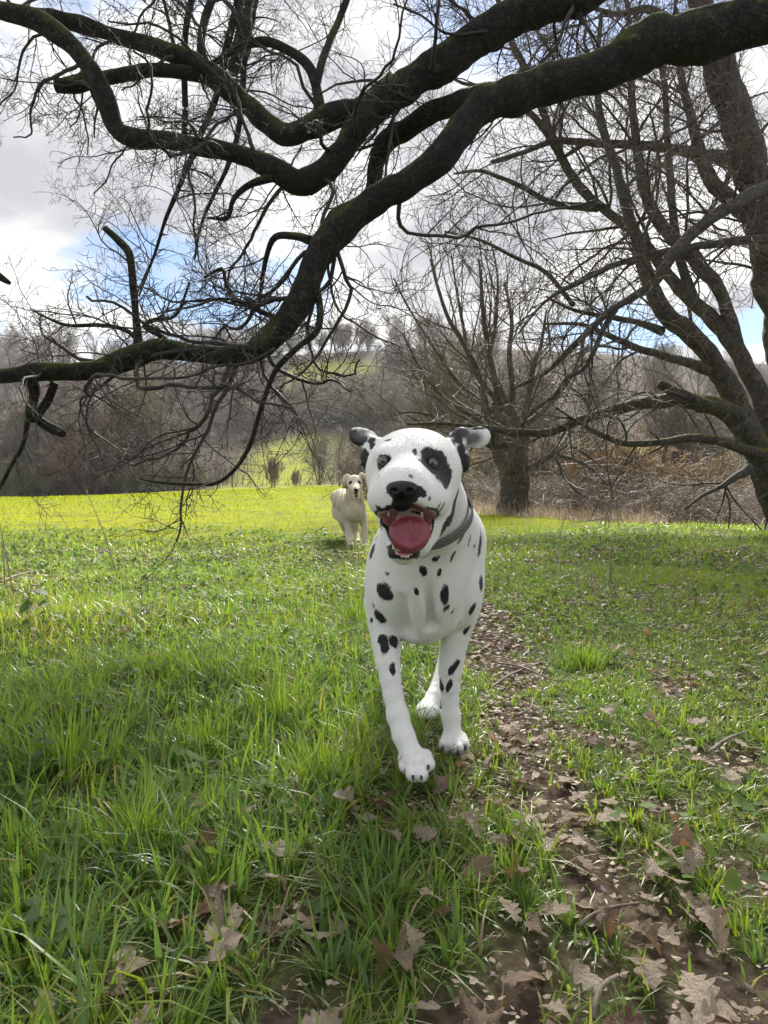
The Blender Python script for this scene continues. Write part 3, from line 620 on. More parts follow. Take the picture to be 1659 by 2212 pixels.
    for k in L_:
        if k == 'stub': continue
        s = droop if k in ('R4', 'R5', 'R6', 'R7', 'R8', 'R9', 'R10', 'R18', 'R19') else big
        b = L_[k]; b = b[int(len(b) * (.3 if k in ('s1', 's2', 'trunk2') else .1)):]
        sprout(rng, [tuple(x) for x in b[::3]], s, 0, out, view)
    for lev, bl in sorted(out.items()):
        o = put('bough' if lev < 1 else 'twigs', arr(bl), 5 if lev < 1 else 3, willow_bark if lev < 1 else willow_twig, cap=lev < 1); o['kind'] = 'stuff'
    if DEV: print('spreading', {k: len(v) for k, v in out.items()})
if DEV != 'dog': make_spreading_tree()

# ------------------------------------------------------------------ the pollard behind the dog
def make_pollard():
    rng = random.Random(3); d = 16.5
    g = G(1110, 1112, 14, 20); d = g[1]; base = P(1111, 1110, d); base[2] = float(gz(base[0], base[1]))
    v0 = CV - (base[2] - CH) / d * FP
    trunk = knobbly(trace([(1112, v0 + 6, d, 36), (1111, v0 - 30, d, 31), (1110, 1050, d, 30), (1108, 1010, d, 33), (1104, 980, d, 37), (1098, 945, d, 42), (1090, 905, d, 34), (1082, 870, d, 22)], .06), 3, .12)
    root = empty('pollard_willow', tuple(base)); tag(root, 'old pollarded tree with stout ridged trunk standing between the dog and brambles', 'tree')
    mv = Matrix.Translation(-Vector(base))
    def put(name, bl, sides, mat, bk=0.0):
        me = tubes_mesh(name, bl, sides, bk, 9); me.transform(mv); return obj(name, me, mat, root)
    put('trunk', [trunk], 22, willow_bark, .16)
    S_ = [[(1078, 960, d, 18), (1050, 880, d, 13), (1030, 800, d, 11), (1000, 740, d, 9), (965, 680, d, 7), (940, 600, d, 5), (930, 560, d, 3)],
          [(1092, 930, d, 18), (1075, 850, d - .3, 13), (1058, 770, d - .4, 11), (1045, 690, d - .5, 8), (1040, 620, d - .5, 6), (1035, 560, d - .5, 3)],
          [(1105, 920, d, 16), (1108, 850, d + .4, 12), (1100, 770, d + .6, 9), (1105, 690, d + .8, 7), (1090, 610, d + .8, 4)],
          [(1120, 940, d, 16), (1140, 870, d + .2, 11), (1150, 800, d + .3, 9), (1170, 740, d + .3, 6), (1180, 670, d + .3, 3)],
          [(1070, 950, d, 14), (1020, 900, d - .6, 9), (960, 860, d - .9, 7), (910, 800, d - 1.2, 5), (870, 720, d - 1.3, 3)],
          [(1072, 970, d, 13), (1020, 940, d - .6, 8), (950, 905, d - .9, 6), (890, 890, d - 1.2, 4), (840, 900, d - 1.3, 2.5)],
          [(1130, 1015, d, 16), (1150, 1008, d - .2, 13), (1189, 985, d - .5, 10), (1229, 989, d - .7, 7), (1279, 1014, d - .9, 6), (1314, 1049, d - 1.0, 4)],
          [(1185, 985, d - .5, 8), (1230, 965, d - .6, 5), (1270, 985, d - .8, 4), (1300, 1010, d - .9, 2)],
          [(1200, 988, d - .5, 6), (1222, 1030, d - .6, 5), (1245, 1060, d - .6, 4), (1265, 1075, d - .7, 2)],
          [(1085, 900, d, 12), (1030, 860, d + .6, 8), (985, 820, d + 1.0, 7), (930, 740, d + 1.2, 5), (880, 660, d + 1.3, 4), (850, 600, d + 1.3, 2.5)],
          [(1090, 890, d, 12), (1020, 790, d + .5, 8), (1000, 700, d + .8, 6), (985, 620, d + .8, 4), (975, 550, d + .8, 2.5)],
          [(1115, 900, d, 12), (1060, 800, d + .5, 8), (1070, 700, d + .8, 6), (1075, 600, d + .8, 4), (1060, 520, d + .8, 2.5)],
          [(1120, 930, d, 12), (1190, 870, d + .5, 8), (1240, 800, d + .8, 6), (1270, 700, d + .8, 4), (1280, 620, d + .8, 2.5)]]
    LL = [knobbly(trace([(a, b, c, r * .62) for a, b, c, r in s], .1), 40 + i, .12) for i, s in enumerate(S_)]
    for b in LL: put('limb', [b], 8, willow_bark, .05)
    out = {}
    tw = [dict(n=2.9, len=1.35, lenj=.5, ratio=.45, ang=42, seg=.15, wig=.10, rmin=.012, rmax=.022, t0=.08, taper=.3, trop=(0, 0, .3), curl=.2), dict(n=3.8, len=.75, lenj=.6, ratio=.5, ang=40, seg=.14, wig=.12, rmin=.0075, rmax=.012, t0=.1, trop=(0, 0, .3), curl=.3),
          dict(n=3.8, len=.42, lenj=.6, ratio=.6, ang=42, seg=.12, wig=.13, rmin=.0052, rmax=.008, t0=.1, curl=.3)]
    for b in LL: sprout(rng, [tuple(x) for x in b[::2]], tw, 0, out)
    fuzz = [dict(n=14, len=.5, lenj=.6, ratio=.1, ang=70, seg=.12, wig=.14, rmin=.0055, rmax=.008, t0=.15, trop=(0, 0, .5), curl=.4), tw[2]]
    sprout(rng, [tuple(x) for x in trunk[::2]], fuzz, 0, out)
    for lev, bl in sorted(out.items()):
        o = put('twigs', arr(bl), 3, willow_twig); o['kind'] = 'stuff'
    if DEV: print('pollard', {k: len(v) for k, v in out.items()})
if DEV != 'dog': make_pollard()
# ------------------------------------------------------------------ woods, shrubs and brambles beyond the meadow
from mathutils import Matrix
def far_tree(seed, H, kind):
    """meshes of a bare winter tree of height H: trunk with main limbs, and crown of twigs"""
    rng = random.Random(seed); main = []; out = {}
    if kind == 'round':
        tr = walk(rng, (0, 0, -.2), (0, 0, 1), H * .72, H * .022, H * .006, H * .06, .05, (0, 0, .2)); main.append(tr)
        s0 = [dict(n=26 / H, len=H * .42, lenj=.35, ratio=.5, ang=46, angj=10, seg=H * .05, wig=.07, rmin=.04, rmax=H * .011, t0=.25, tp=1.0, taper=.55, trop=(0, 0, 2.2 / H))]
    elif kind == 'multi':
        s0 = [dict(n=22 / H, len=H * .32, lenj=.4, ratio=.5, ang=36, angj=10, seg=H * .05, wig=.08, rmin=.035, rmax=H * .009, t0=.2, taper=.4, trop=(0, 0, 2.0 / H))]
        for k in range(4):
            a = k * 1.6 + rng.random(); main.append(walk(rng, (.15 * math.cos(a), .15 * math.sin(a), -.2), (math.cos(a) * .28, math.sin(a) * .28, 1), H * (.75 + .25 * rng.random()), H * .014, H * .004, H * .06, .06, (0, 0, .3)))
    else:   # shrub
        s0 = [dict(n=15 / H, len=H * .4, lenj=.4, ratio=.6, ang=34, angj=12, seg=H * .07, wig=.1, rmin=.014, rmax=.03, t0=.1, taper=.4, trop=(0, 0, 1.5 / H))]
        for k in range(13):
            a = k * .9 + rng.random(); lean = rng.uniform(.15, .75); main.append(walk(rng, (.25 * math.cos(a), .25 * math.sin(a), -.15), (math.cos(a) * lean, math.sin(a) * lean, 1), H * (.6 + .4 * rng.random()), .03, .012, H * .1, .1, (0, 0, .2)))
    sm = kind == 'shrub'
    spec = s0 + [dict(n=(16 if sm else 22) / H, len=H * .19, lenj=.5, ratio=.5, ang=38, seg=H * .045, wig=.10, rmin=.014 if sm else .021, rmax=.03, t0=.1, trop=(0, 0, 1.5 / H)),
                 dict(n=(26 if sm else 50) / H, len=H * .085, lenj=.6, ratio=.6, ang=38, seg=H * .04, wig=.12, rmin=.012 if sm else .0155, rmax=.02, t0=.05, tip=.5)]
    if kind == 'round': spec = spec[:2] + [dict(n=40 / H, len=H * .11, lenj=.6, ratio=.6, ang=40, seg=H * .045, wig=.12, rmin=.017, rmax=.02, t0=.05, tip=.5)]
    for t in main: sprout(rng, t, spec, 0, out)
    tk = main + out.get(0, []); cr = [b for l in out if l > 0 for b in out[l]]
    return tubes_mesh('trunk', arr(tk), 5), tubes_mesh('crown', arr(cr), 3, cap=False)
FT = []
for i, (H, kd, tm) in enumerate(((10, 'round', 0), (10, 'round', 1), (10, 'multi', 0), (10, 'multi', 1), (10, 'multi', 2), (10, 'round', 0))):
    a, b = far_tree(60 + i, H, kd); a.materials.append(far_bark); b.materials.append(far_twigs[tm]); FT.append((a, b))
SH = []
shrub_mats = [twig_mat('shrub_' + n, a, b, 1.0) for n, a, b in (('brown', (0.16, 0.132, 0.108), (0.28, 0.235, 0.195)), ('red', (0.16, 0.098, 0.08), (0.27, 0.175, 0.145)), ('olive', (0.145, 0.13, 0.085), (0.26, 0.24, 0.155)), ('ginger', (0.20, 0.13, 0.055), (0.33, 0.225, 0.11)))]
for i in range(4):
    a, b = far_tree(90 + i, 3.0, 'shrub'); a.materials.append(shrub_mats[i]); b.materials.append(shrub_mats[i]); SH.append((a, b))
def plant_tree(src, x, y, H, ref, name, label, cat, group, rng, zoff=0.0, wide=1.0):
    r = empty(name, (x, y, float(gz(x, y)) + zoff)); s = H / ref; r.rotation_euler = (rng.gauss(0, .03), rng.gauss(0, .03), rng.uniform(0, 6.28)); r.scale = (s * wide, s * wide, s)
    tag(r, label, cat, group)
    obj('trunk', src[0], None, r); obj('crown', src[1], None, r)
    return r
def uy(u, y): return (u - CU) / FP * y
def make_woods():
    rng = random.Random(17)
    def region(n, u0, u1, y0, y1, h0, h1, kinds, label, group, ok=None, gap=0.03):
        got = []; tries = 0
        while len(got) < n and tries < n * 40:
            tries += 1
            y = y0 + (y1 - y0) * rng.random(); u = rng.uniform(u0, u1); x = uy(u, y)
            if ok and not ok(u, y): continue
            if any(math.hypot(a - x, b - y) < gap * y for a, b in got): continue
            kd = rng.choice(kinds); got.append((x, y)); plant_tree(FT[kd], x, y, rng.uniform(h0, h1), 10, 'bare_tree', ('grey single trunked ', 'brown single trunked ', 'grey many stemmed ', 'brown many stemmed ', 'olive many stemmed ', 'wide crowned grey ')[kd] + label, 'tree', group, rng)
    closed = lambda u, y: float(wooded(np.array([uy(u, y)]), np.array([y]))[0]) > .6
    region(30, -90, 375, 60, 74, 7.0, 10.5, (0, 2, 3, 4), 'bare tree along the edge of the wood beyond the bright field', 'trees at the wood edge', lambda u, y: u < 375 - (y - 60) * 2, .02)
    region(56, -90, 560, 76, 178, 9, 12.5, (0, 1, 2, 3, 5), 'bare tree in the dark hillside wood beside the green path', 'trees in the hillside wood', lambda u, y: closed(u, y) and (y > 118 or u < 430), .016)
    region(34, -90, 1000, 182, 206, 8, 12, (0, 1, 2, 5), 'bare tree standing on the skyline along the hilltop', 'trees on the skyline', lambda u, y: not 590 < u < 830, .014)
    region(12, 590, 830, 196, 206, 6, 9, (2, 3, 4), 'bare tree in the row above the upper pasture', 'trees in the row above the pasture', None, .01)
    region(14, 580, 860, 124, 146, 5.5, 8, (0, 1, 3), 'bare tree rising out of the dark thicket above the green path', 'trees in the thicket', closed, .018)
    region(10, 560, 860, 150, 186, 7, 9, (0, 5), 'bare tree at the edge of the small upper pasture', 'trees by the upper pasture', lambda u, y: abs(u - 715) > 95, .03)
    region(44, 850, 1750, 62, 178, 8, 12, (0, 1, 2, 3, 4), 'bare tree in the brown wood behind the spreading tree', 'trees behind the spreading tree', lambda u, y: y > 112 or not 1150 < u < 1620, .018)
    region(14, 870, 1700, 26, 46, 4.0, 6.0, (2, 3, 4), 'slender young tree behind the pollard and brambles', 'young trees behind the brambles', None, .035)
    # single trees and shrubs of their own
    plant_tree(FT[0], uy(734, 52), 52, 4.3, 10, 'bare_tree', 'small dark bare tree standing alone behind the pale dog', 'tree', None, rng)
    plant_tree(FT[2], uy(690, 56), 56, 3.6, 10, 'bare_tree', 'thin young bare tree beside the small dark tree', 'tree', None, rng)
    plant_tree(SH[1], uy(590, 52), 52, 2.1, 3, 'red_shrub', 'reddish brown shrub alone on the green slope', 'shrub', None, rng, wide=.62)
    plant_tree(SH[1], uy(638, 53), 53, 1.1, 3, 'low_red_shrub', 'tiny reddish shrub on the green slope', 'shrub', None, rng, wide=.6)
    plant_tree(SH[0], uy(775, 38), 38, 1.7, 3, 'brown_shrub', 'low brown shrub mound right behind the pale dog', 'shrub', None, rng, wide=1.35)
    haze = Mat('haze'); hv = haze.n('ShaderNodeVolumePrincipled'); hv.inputs['Color'].default_value = (0.93, 0.95, 1.0, 1); hv.inputs['Density'].default_value = 0.0003; hv.inputs['Anisotropy'].default_value = 0.2; haze.l(hv.outputs[0], haze.out.inputs['Volume'])
    x0, x1, y0, y1, z0, z1 = -500, 500, -8, 425, -16, 62
    hb = mesh_np('haze', [(x, y, z) for x in (x0, x1) for y in (y0, y1) for z in (z0, z1)], None, [(0, 1, 3, 2), (4, 6, 7, 5), (0, 4, 5, 1), (2, 3, 7, 6), (0, 2, 6, 4), (1, 5, 7, 3)], smooth=False)
    tag(obj('haze', hb, haze.m), 'thin pale haze hanging in the valley air', 'haze', kind='stuff')
    for (u, y, h) in ((190, 59, 6.0), (165, 60, 5.0), (230, 60, 4.5)): plant_tree(SH[0 if u != 190 else 1], uy(u, y), y, h, 3, 'tall_shrub', 'tall brown twiggy shrub at the foot of the wood', 'shrub', 'shrubs at the foot of the wood', rng)
    for (u, y, h) in ((340, 58, 2.6), (310, 58.5, 2.2), (60, 58, 3), (20, 57, 3), (420, 60, 2.2), (110, 58, 2.6), (370, 60, 2.4), (270, 58, 2.4)): plant_tree(SH[2], uy(u, y), y, h, 3, 'olive_shrub', 'dull olive shrub along the far edge of the bright field', 'shrub', 'olive shrubs along the field edge', rng)
    for k in range(26):
        u = rng.uniform(850, 1750); y = rng.uniform(20, 34); plant_tree(SH[rng.choice((0, 0, 2, 3))], uy(u, y), y, rng.uniform(1.4, 2.3), 3, 'twiggy_shrub', 'twiggy shrub in the hedge behind the pollard', 'shrub', 'shrubs in the hedge behind the pollard', rng, wide=1.3)
    for (u, y, h) in ((1290, 17.5, 1.75), (1345, 18, 1.9), (1400, 19, 1.7)): plant_tree(SH[3], uy(u, y), y, h, 3, 'ginger_shrub', 'ginger stemmed upright shrub beside the pollard', 'shrub', 'ginger shrubs beside the pollard', rng)
    for k in range(22):                                               # thicket in the middle of the hillside
        u = rng.uniform(540, 850); y = rng.uniform(116, 144)
        if not closed(u, y): continue
        plant_tree(SH[rng.choice((0, 2))], uy(u, y), y, rng.uniform(4, 6.5), 3, 'thicket_shrub', 'dense dark shrub in the thicket above the green path', 'shrub', 'shrubs of the hillside thicket', rng, wide=1.3)
    for k in range(60):
        u = rng.uniform(-60, 560); y = rng.uniform(60, 150)
        if not closed(u, y) or u > 400 + (y - 60) * .8: continue
        plant_tree(SH[rng.choice((0, 2, 0, 1))], uy(u, y), y, rng.uniform(2.5, 5), 3, 'wood_shrub', 'brown shrub under the trees of the hillside wood', 'shrub', 'shrubs under the hillside wood', rng, wide=1.3)

def bramble(seed, n, rad, hgt):
    """a tangle of arching stems with small withered leaves"""
    rng = random.Random(seed); st = []; lv = []; out = {}
    for k in range(n):
        a = rng.uniform(0, 6.28); r0 = rad * math.sqrt(rng.random()); e = rng.uniform(.2, 1.2)
        b = walk(rng, (r0 * math.cos(a), r0 * math.sin(a), -.05), (math.cos(a + rng.gauss(0, .8)) * .5, math.sin(a + rng.gauss(0, .8)) * .5, 1), hgt * rng.uniform(.7, 1.5), .008, .004, .12, .14, (0, 0, -.9), .8); st.append(b)
        sprout(rng, b, [dict(n=4.5, len=.32, lenj=.6, ratio=.6, ang=50, seg=.09, wig=.16, rmin=.004, rmax=.005, t0=.2, curl=.8)], 0, out)
    al = st + out.get(0, [])
    V, T, rr = [], [], []
    for b in al:
        for q in b[1:]:
            if rng.random() < .62 and q[2] > .02:
                s = rng.uniform(.010, .024); d = np.array([rng.gauss(0, 1) for _ in range(3)]); d /= np.linalg.norm(d); e = np.cross(d, (rng.gauss(0, 1), rng.gauss(0, 1), rng.gauss(0, 1))); e /= np.linalg.norm(e) + 1e-6
                p = np.array(q[:3]); i = len(V); V += [p, p + d * s + e * s * .5, p + d * s * 2.0, p + d * s - e * s * .5]; T += [(i, i + 1, i + 2), (i, i + 2, i + 3)]; rr += [rng.random()] * 4
    return tubes_mesh('stems', arr(al), 3, cap=False), mesh_np('leaves', V, T, None, {'rnd': rr})
def make_brambles():
    rng = random.Random(23)
    q = Mat('withered_leaf'); r = q.attr('rnd')
    q.leafy(q.ramp(r, [(0, (0.095, 0.074, 0.058)), (.5, (0.20, 0.16, 0.125)), (.85, (0.33, 0.275, 0.22)), (1, (0.15, 0.17, 0.07))]), q.ramp(r, [(0, (0.14, 0.10, 0.07)), (1, (0.26, 0.21, 0.13))]), .3, .6, .3)
    src = []
    for i in range(4):
        a, b = bramble(200 + i, 120, .75, .95); a.materials.append(shrub_mats[0]); b.materials.append(q.m); src.append((a, b))
    spots = []
    for (u, y) in [(u + rng.uniform(-18, 18), y + rng.uniform(-.6, .6)) for y, us in ((14.5, range(1330, 1760, 75)), (16.5, range(1190, 1760, 70)), (19, range(1010, 1760, 75)), (22, range(850, 1760, 90))) for u in us]:
        x = uy(u, y); r = empty('bramble_bush', (x, y, float(gz(x, y)))); s = rng.uniform(.7, 1.15) * (.8 if y < 15 else 1.05); r.scale = (s * 1.25, s * 1.25, s); r.rotation_euler = (0, 0, rng.uniform(0, 6.28))
        k = rng.randrange(4)
        tag(r, 'withered brown bramble bush in the scrub under the spreading tree' if u > 1180 else 'withered brown bramble bush in the scrub around the pollard trunk', 'bush', 'brambles under the spreading tree' if u > 1180 else 'brambles around the pollard')
        obj('stems', src[k][0], None, r); obj('leaves', src[k][1], None, r)
    # pale dead grass along the foot of the brambles
    g = np.random.default_rng(31); n = 26000
    y = g.uniform(11.5, 19, n); x = uy(g.uniform(990, 1720, n), y); u = x / y * FP + CU
    edge = 12.2 + (1430 - u) / 430 * 2.0 * (u < 1430) + g.normal(0, .45, n) + 1.2 * (u > 1440)
    k = (y > edge); x, y = x[k], y[k]; n = len(x)
    dm = Mat('dead_grass'); r = dm.attr('rnd'); dm.leafy(dm.ramp(r, [(0, (0.20, 0.145, 0.11)), (.6, (0.36, 0.28, 0.225)), (1, (0.46, 0.40, 0.30))]), (0.35, 0.27, 0.18), .35, .6, .3)
    o = obj('dead_grass', blades('dead_grass', x, y, g.gamma(4, .25, n) * .17, g.uniform(.006, .016, n), np.clip(g.gamma(2.5, .35, n), .1, 1.7), 2, g.random(n), g), dm.m)
    tag(o, 'pale dead grass along the foot of the brambles', 'grass', kind='stuff')
def make_undergrowth():
    """the tangle under the far woods, too far off to tell apart"""
    g = np.random.default_rng(41); n = 90000
    y = g.uniform(58, 205, n) ; u = g.uniform(-120, 1780, n); x = uy(u, y)
    wd = wooded(x, y); k = g.random(n) < wd * (0.25 + fbm2(x, y, .09, 77, 3) * 1.2); x, y = x[k], y[k]; n = len(x)
    h = g.gamma(3, .33, n) * 1.5
    q = Mat('undergrowth'); r = q.attr('rnd'); q.princ(q.ramp(r, [(0, (0.07, 0.062, 0.055)), (.5, (0.15, 0.13, 0.11)), (.85, (0.22, 0.18, 0.145)), (1, (0.16, 0.165, 0.09))]), .9, None, .2)
    o = obj('undergrowth', blades('undergrowth', x, y, h, g.uniform(.03, .09, n), np.clip(g.gamma(2, .3, n), .05, 1.3), 1, g.random(n), g), q.m)
    tag(o, 'grey brown undergrowth covering the floor of the far woods', 'undergrowth', kind='stuff')
if DEV != 'dog':
    make_woods(); make_brambles(); make_undergrowth()
# ------------------------------------------------------------------ dogs, modelled as smooth implicit bodies
class Sdf:
    def __init__(s, lo, hi, h):
        s.h = h; s.lo = np.array(lo, np.float32); n = np.ceil((np.array(hi) - lo) / h).astype(int) + 1
        s.ax = [(s.lo[i] + h * np.arange(n[i])).astype(np.float32) for i in range(3)]
        s.f = np.full(n, 0.5, np.float32)
    def _box(s, lo, hi, pad):
        sl = []
        for i in range(3):
            a = max(0, int((lo[i] - pad - s.lo[i]) / s.h)); b = min(len(s.ax[i]), int((hi[i] + pad - s.lo[i]) / s.h) + 2)
            sl.append(slice(a, max(a, b)))
        g = [s.ax[i][sl[i]] for i in range(3)]
        return tuple(sl), g[0][:, None, None], g[1][None, :, None], g[2][None, None, :]
    def _apply(s, sl, d, k, op):
        f = s.f[sl]
        if op == 'add':
            h = np.maximum(k - np.abs(f - d), 0) / max(k, 1e-6); s.f[sl] = np.minimum(f, d) - h * h * k * 0.25
        else:
            d = -d; h = np.maximum(k - np.abs(f - d), 0) / max(k, 1e-6); s.f[sl] = np.maximum(f, d) + h * h * k * 0.25
    def cone(s, a, b, ra, rb, k=0.02, op='add', flat=None):
        a = np.asarray(a, float); b = np.asarray(b, float); r = max(ra, rb)
        sl, X, Y, Z = s._box(np.minimum(a, b) - r, np.maximum(a, b) + r, k + 3 * s.h)
        e = b - a; ee = e @ e
        t = np.clip(((X - a[0]) * e[0] + (Y - a[1]) * e[1] + (Z - a[2]) * e[2]) / ee, 0, 1)
        d = np.sqrt((X - a[0] - t * e[0]) ** 2 + (Y - a[1] - t * e[1]) ** 2 + (Z - a[2] - t * e[2]) ** 2) - (ra + (rb - ra) * t)
        s._apply(sl, d, k, op)
    def chain(s, pts, k=0.02, op='add'):
        b = catmull([(*p, r) for p, r in pts], .022)
        for p, q in zip(b[:-1], b[1:]): s.cone(p[:3], q[:3], p[3], q[3], min(k, .008) if p is not b[0] else k, op)
    def ell(s, c, r, k=0.02, op='add', M=None):
        c = np.asarray(c, float); r = np.asarray(r, float); m_ = r.max()
        sl, X, Y, Z = s._box(c - m_, c + m_, k + 3 * s.h)
        X = X - c[0]; Y = Y - c[1]; Z = Z - c[2]
        if M is None: q = (X, Y, Z)
        else: q = tuple(X * M[i][0] + Y * M[i][1] + Z * M[i][2] for i in range(3))
        k0 = np.sqrt((q[0] / r[0]) ** 2 + (q[1] / r[1]) ** 2 + (q[2] / r[2]) ** 2) + 1e-6
        k1 = np.sqrt((q[0] / r[0] ** 2) ** 2 + (q[1] / r[1] ** 2) ** 2 + (q[2] / r[2] ** 2) ** 2) + 1e-6
        s._apply(sl, (k0 * (k0 - 1) / k1).astype(np.float32), k, op)
    def val(s, p):
        q = np.clip(((np.asarray(p) - s.lo) / s.h).round().astype(int), 0, np.array(s.f.shape) - 1); return float(s.f[tuple(q)])
    def surface(s):
        """naive surface nets"""
        f = s.f; neg = f < 0
        c = neg[:-1, :-1, :-1].astype(np.int8)
        sh = [(i, j, k) for i in (0, 1) for j in (0, 1) for k in (0, 1)]
        n = np.array(f.shape)
        cnt = np.zeros(tuple(n - 1), np.int8)
        for (i, j, k) in sh: cnt += neg[i:n[0] - 1 + i, j:n[1] - 1 + j, k:n[2] - 1 + k]
        act = np.argwhere((cnt > 0) & (cnt < 8))
        idx = np.full(tuple(n - 1), -1, np.int32); idx[act[:, 0], act[:, 1], act[:, 2]] = np.arange(len(act))
        val = {o: f[act[:, 0] + o[0], act[:, 1] + o[1], act[:, 2] + o[2]] for o in sh}
        acc = np.zeros((len(act), 3)); num = np.zeros(len(act))
        for o in sh:
            for a in range(3):
                if o[a]: continue
                o2 = list(o); o2[a] = 1; o2 = tuple(o2); v0, v1 = val[o], val[o2]
                x = (v0 < 0) != (v1 < 0); t = np.where(x, v0 / np.where(x, v0 - v1, 1), 0)
                p = np.tile(np.array(o, float), (len(act), 1)); p[:, a] = t
                acc += p * x[:, None]; num += x
        V = s.lo + s.h * (act + acc / num[:, None])
        Q = []
        for a in range(3):
            b, c_ = (a + 1) % 3, (a + 2) % 3
            s0 = [slice(None)] * 3; s1 = [slice(None)] * 3; s0[a] = slice(0, -1); s1[a] = slice(1, None)
            e = np.argwhere(neg[tuple(s0)] != neg[tuple(s1)])
            e = e[(e[:, b] > 0) & (e[:, c_] > 0) & (e[:, b] < n[b] - 1) & (e[:, c_] < n[c_] - 1)]
            inside = neg[e[:, 0], e[:, 1], e[:, 2]]
            def cell(db, dc):
                q = e.copy(); q[:, b] -= db; q[:, c_] -= dc; return idx[q[:, 0], q[:, 1], q[:, 2]]
            q = np.stack([cell(1, 1), cell(0, 1), cell(0, 0), cell(1, 0)], 1)
            q[~inside] = q[~inside][:, ::-1]
            Q.append(q)
        return V, np.vstack(Q)

def frame(nrm, long_):
    """rows: across, along, normal"""
    z = norm(np.asarray(nrm, float)); y = np.asarray(long_, float); y = norm(y - z * (y @ z)); x = np.cross(y, z); return np.stack([x, y, z])
def vnormals(V, Q):
    a = V[Q[:, 2]] - V[Q[:, 0]]; b = V[Q[:, 3]] - V[Q[:, 1]]; fn = np.cross(a, b); N_ = np.zeros_like(V)
    for k in range(4): np.add.at(N_, Q[:, k], fn)
    return N_ / (np.linalg.norm(N_, axis=1, keepdims=True) + 1e-12)
def seen(V, N_, u, v, tol=4.0):
    """the nearest surface vertex that faces the lens at (u, v)"""
    pu = CU + V[:, 0] / V[:, 1] * FP; pv = CV - (V[:, 2] - CH) / V[:, 1] * FP
    dd = np.hypot(pu - u, pv - v); t = tol
    while True:
        k = np.nonzero(dd < t)[0]
        if len(k): break
        t *= 1.6
    return k[np.argmin(V[k, 1] + dd[k] * 1e-4)]
def smooth_mesh(V, Q, it=2, lam=0.4):
    for _ in range(it):
        acc = np.zeros_like(V); cnt = np.zeros(len(V))
        for a, b in ((0, 1), (1, 2), (2, 3), (3, 0)):
            np.add.at(acc, Q[:, a], V[Q[:, b]]); np.add.at(acc, Q[:, b], V[Q[:, a]]); np.add.at(cnt, Q[:, a], 1); np.add.at(cnt, Q[:, b], 1)
        V = V + lam * (acc / np.maximum(cnt, 1)[:, None] - V)
    return V

# --- materials
m = Mat('dalmatian_coat')
sp = m.attr('spot'); pk = m.attr('pink'); dirt = m.attr('dirt')
o_ = m.objco()
nz = m.noise(240, 3, 0.6, o_); nf = m.noise(900, 2, 0.6, o_)
sv = m.math('ADD', m.math('ADD', sp, m.mapr(nz, 0.25, 0.75, -0.09, 0.09)), m.mapr(m.noise(75, 2, 0.5, o_), 0.3, 0.7, -0.16, 0.16))
msk = m.mapr(sv, -0.05, 0.10)
white = m.mix(m.mapr(m.noise(14, 4, 0.6, o_), 0.35, 0.7), (0.90, 0.89, 0.875), (0.84, 0.825, 0.80))
white = m.mix(m.mapr(nf, 0.3, 0.8, 0, 0.15), white, (0.6, 0.58, 0.56))
cc = m.mix(msk, white, (0.012, 0.012, 0.014))
cc = m.mix(m.mapr(m.math('ADD', dirt, m.mapr(nz, 0.3, 0.7, -0.15, 0.15)), 0.3, 0.75), cc, (0.10, 0.07, 0.05))
pinkc = m.mix(m.mapr(nz, 0.3, 0.7), (0.42, 0.12, 0.13), (0.60, 0.26, 0.26))
cc = m.mix(m.mapr(pk, 0.35, 0.65), cc, pinkc)
bp = m.n('ShaderNodeBump'); bp.inputs['Strength'].default_value = 0.25; bp.inputs['Distance'].default_value = 0.002; m.l(nf, bp.inputs['Height'])
cc = m.mix(m.mapr(m.attr('grey'), 0.0, 0.6, 0.0, 0.9), cc, (0.115, 0.105, 0.105))
m.princ(cc, m.mapr(pk, 0.3, 0.7, 0.55, 0.25), bp.outputs[0], 0.35, Sheen_Weight=0.12)
coat_mat = m.m
def simple(name, col, rough=0.5, spec=0.5, nscale=60, var=0.25, bump=0.2, bd=0.002, **k):
    m = Mat(name); nn = m.noise(nscale, 4)
    c = m.mix(m.mapr(nn, 0.3, 0.7), tuple(x * (1 - var) for x in col), tuple(min(1, x * (1 + var)) for x in col))
    m.princ(c, rough, m.bump(nn, bump, bd), spec, **k); return m.m
nose_mat = simple('wet_black_nose', (0.005, 0.005, 0.007), 0.34, 0.3, 420, 0.4, 0.7, 0.0012)
tongue_mat = simple('wet_tongue', (0.26, 0.050, 0.072), 0.36, 0.5, 300, 0.25, 0.35, 0.001)
tongue_rim_mat = simple('tongue_rim', (0.42, 0.085, 0.105), 0.36, 0.5, 300, 0.15, 0.2, 0.001)
tooth_mat = simple('ivory_tooth', (0.72, 0.68, 0.56), 0.25, 0.5, 200, 0.08, 0.05)
collar_mat = simple('grey_webbing', (0.17, 0.175, 0.18), 0.6, 0.4, 500, 0.4, 0.5, 0.001)
metal_mat = simple('collar_metal', (0.45, 0.45, 0.45), 0.3, 0.5, 100, 0.1, 0.05, 0.001, Metallic=1.0)
lip_mat = simple('black_lip', (0.016, 0.014, 0.015), 0.32, 0.5, 300, 0.4, 0.3, 0.001)

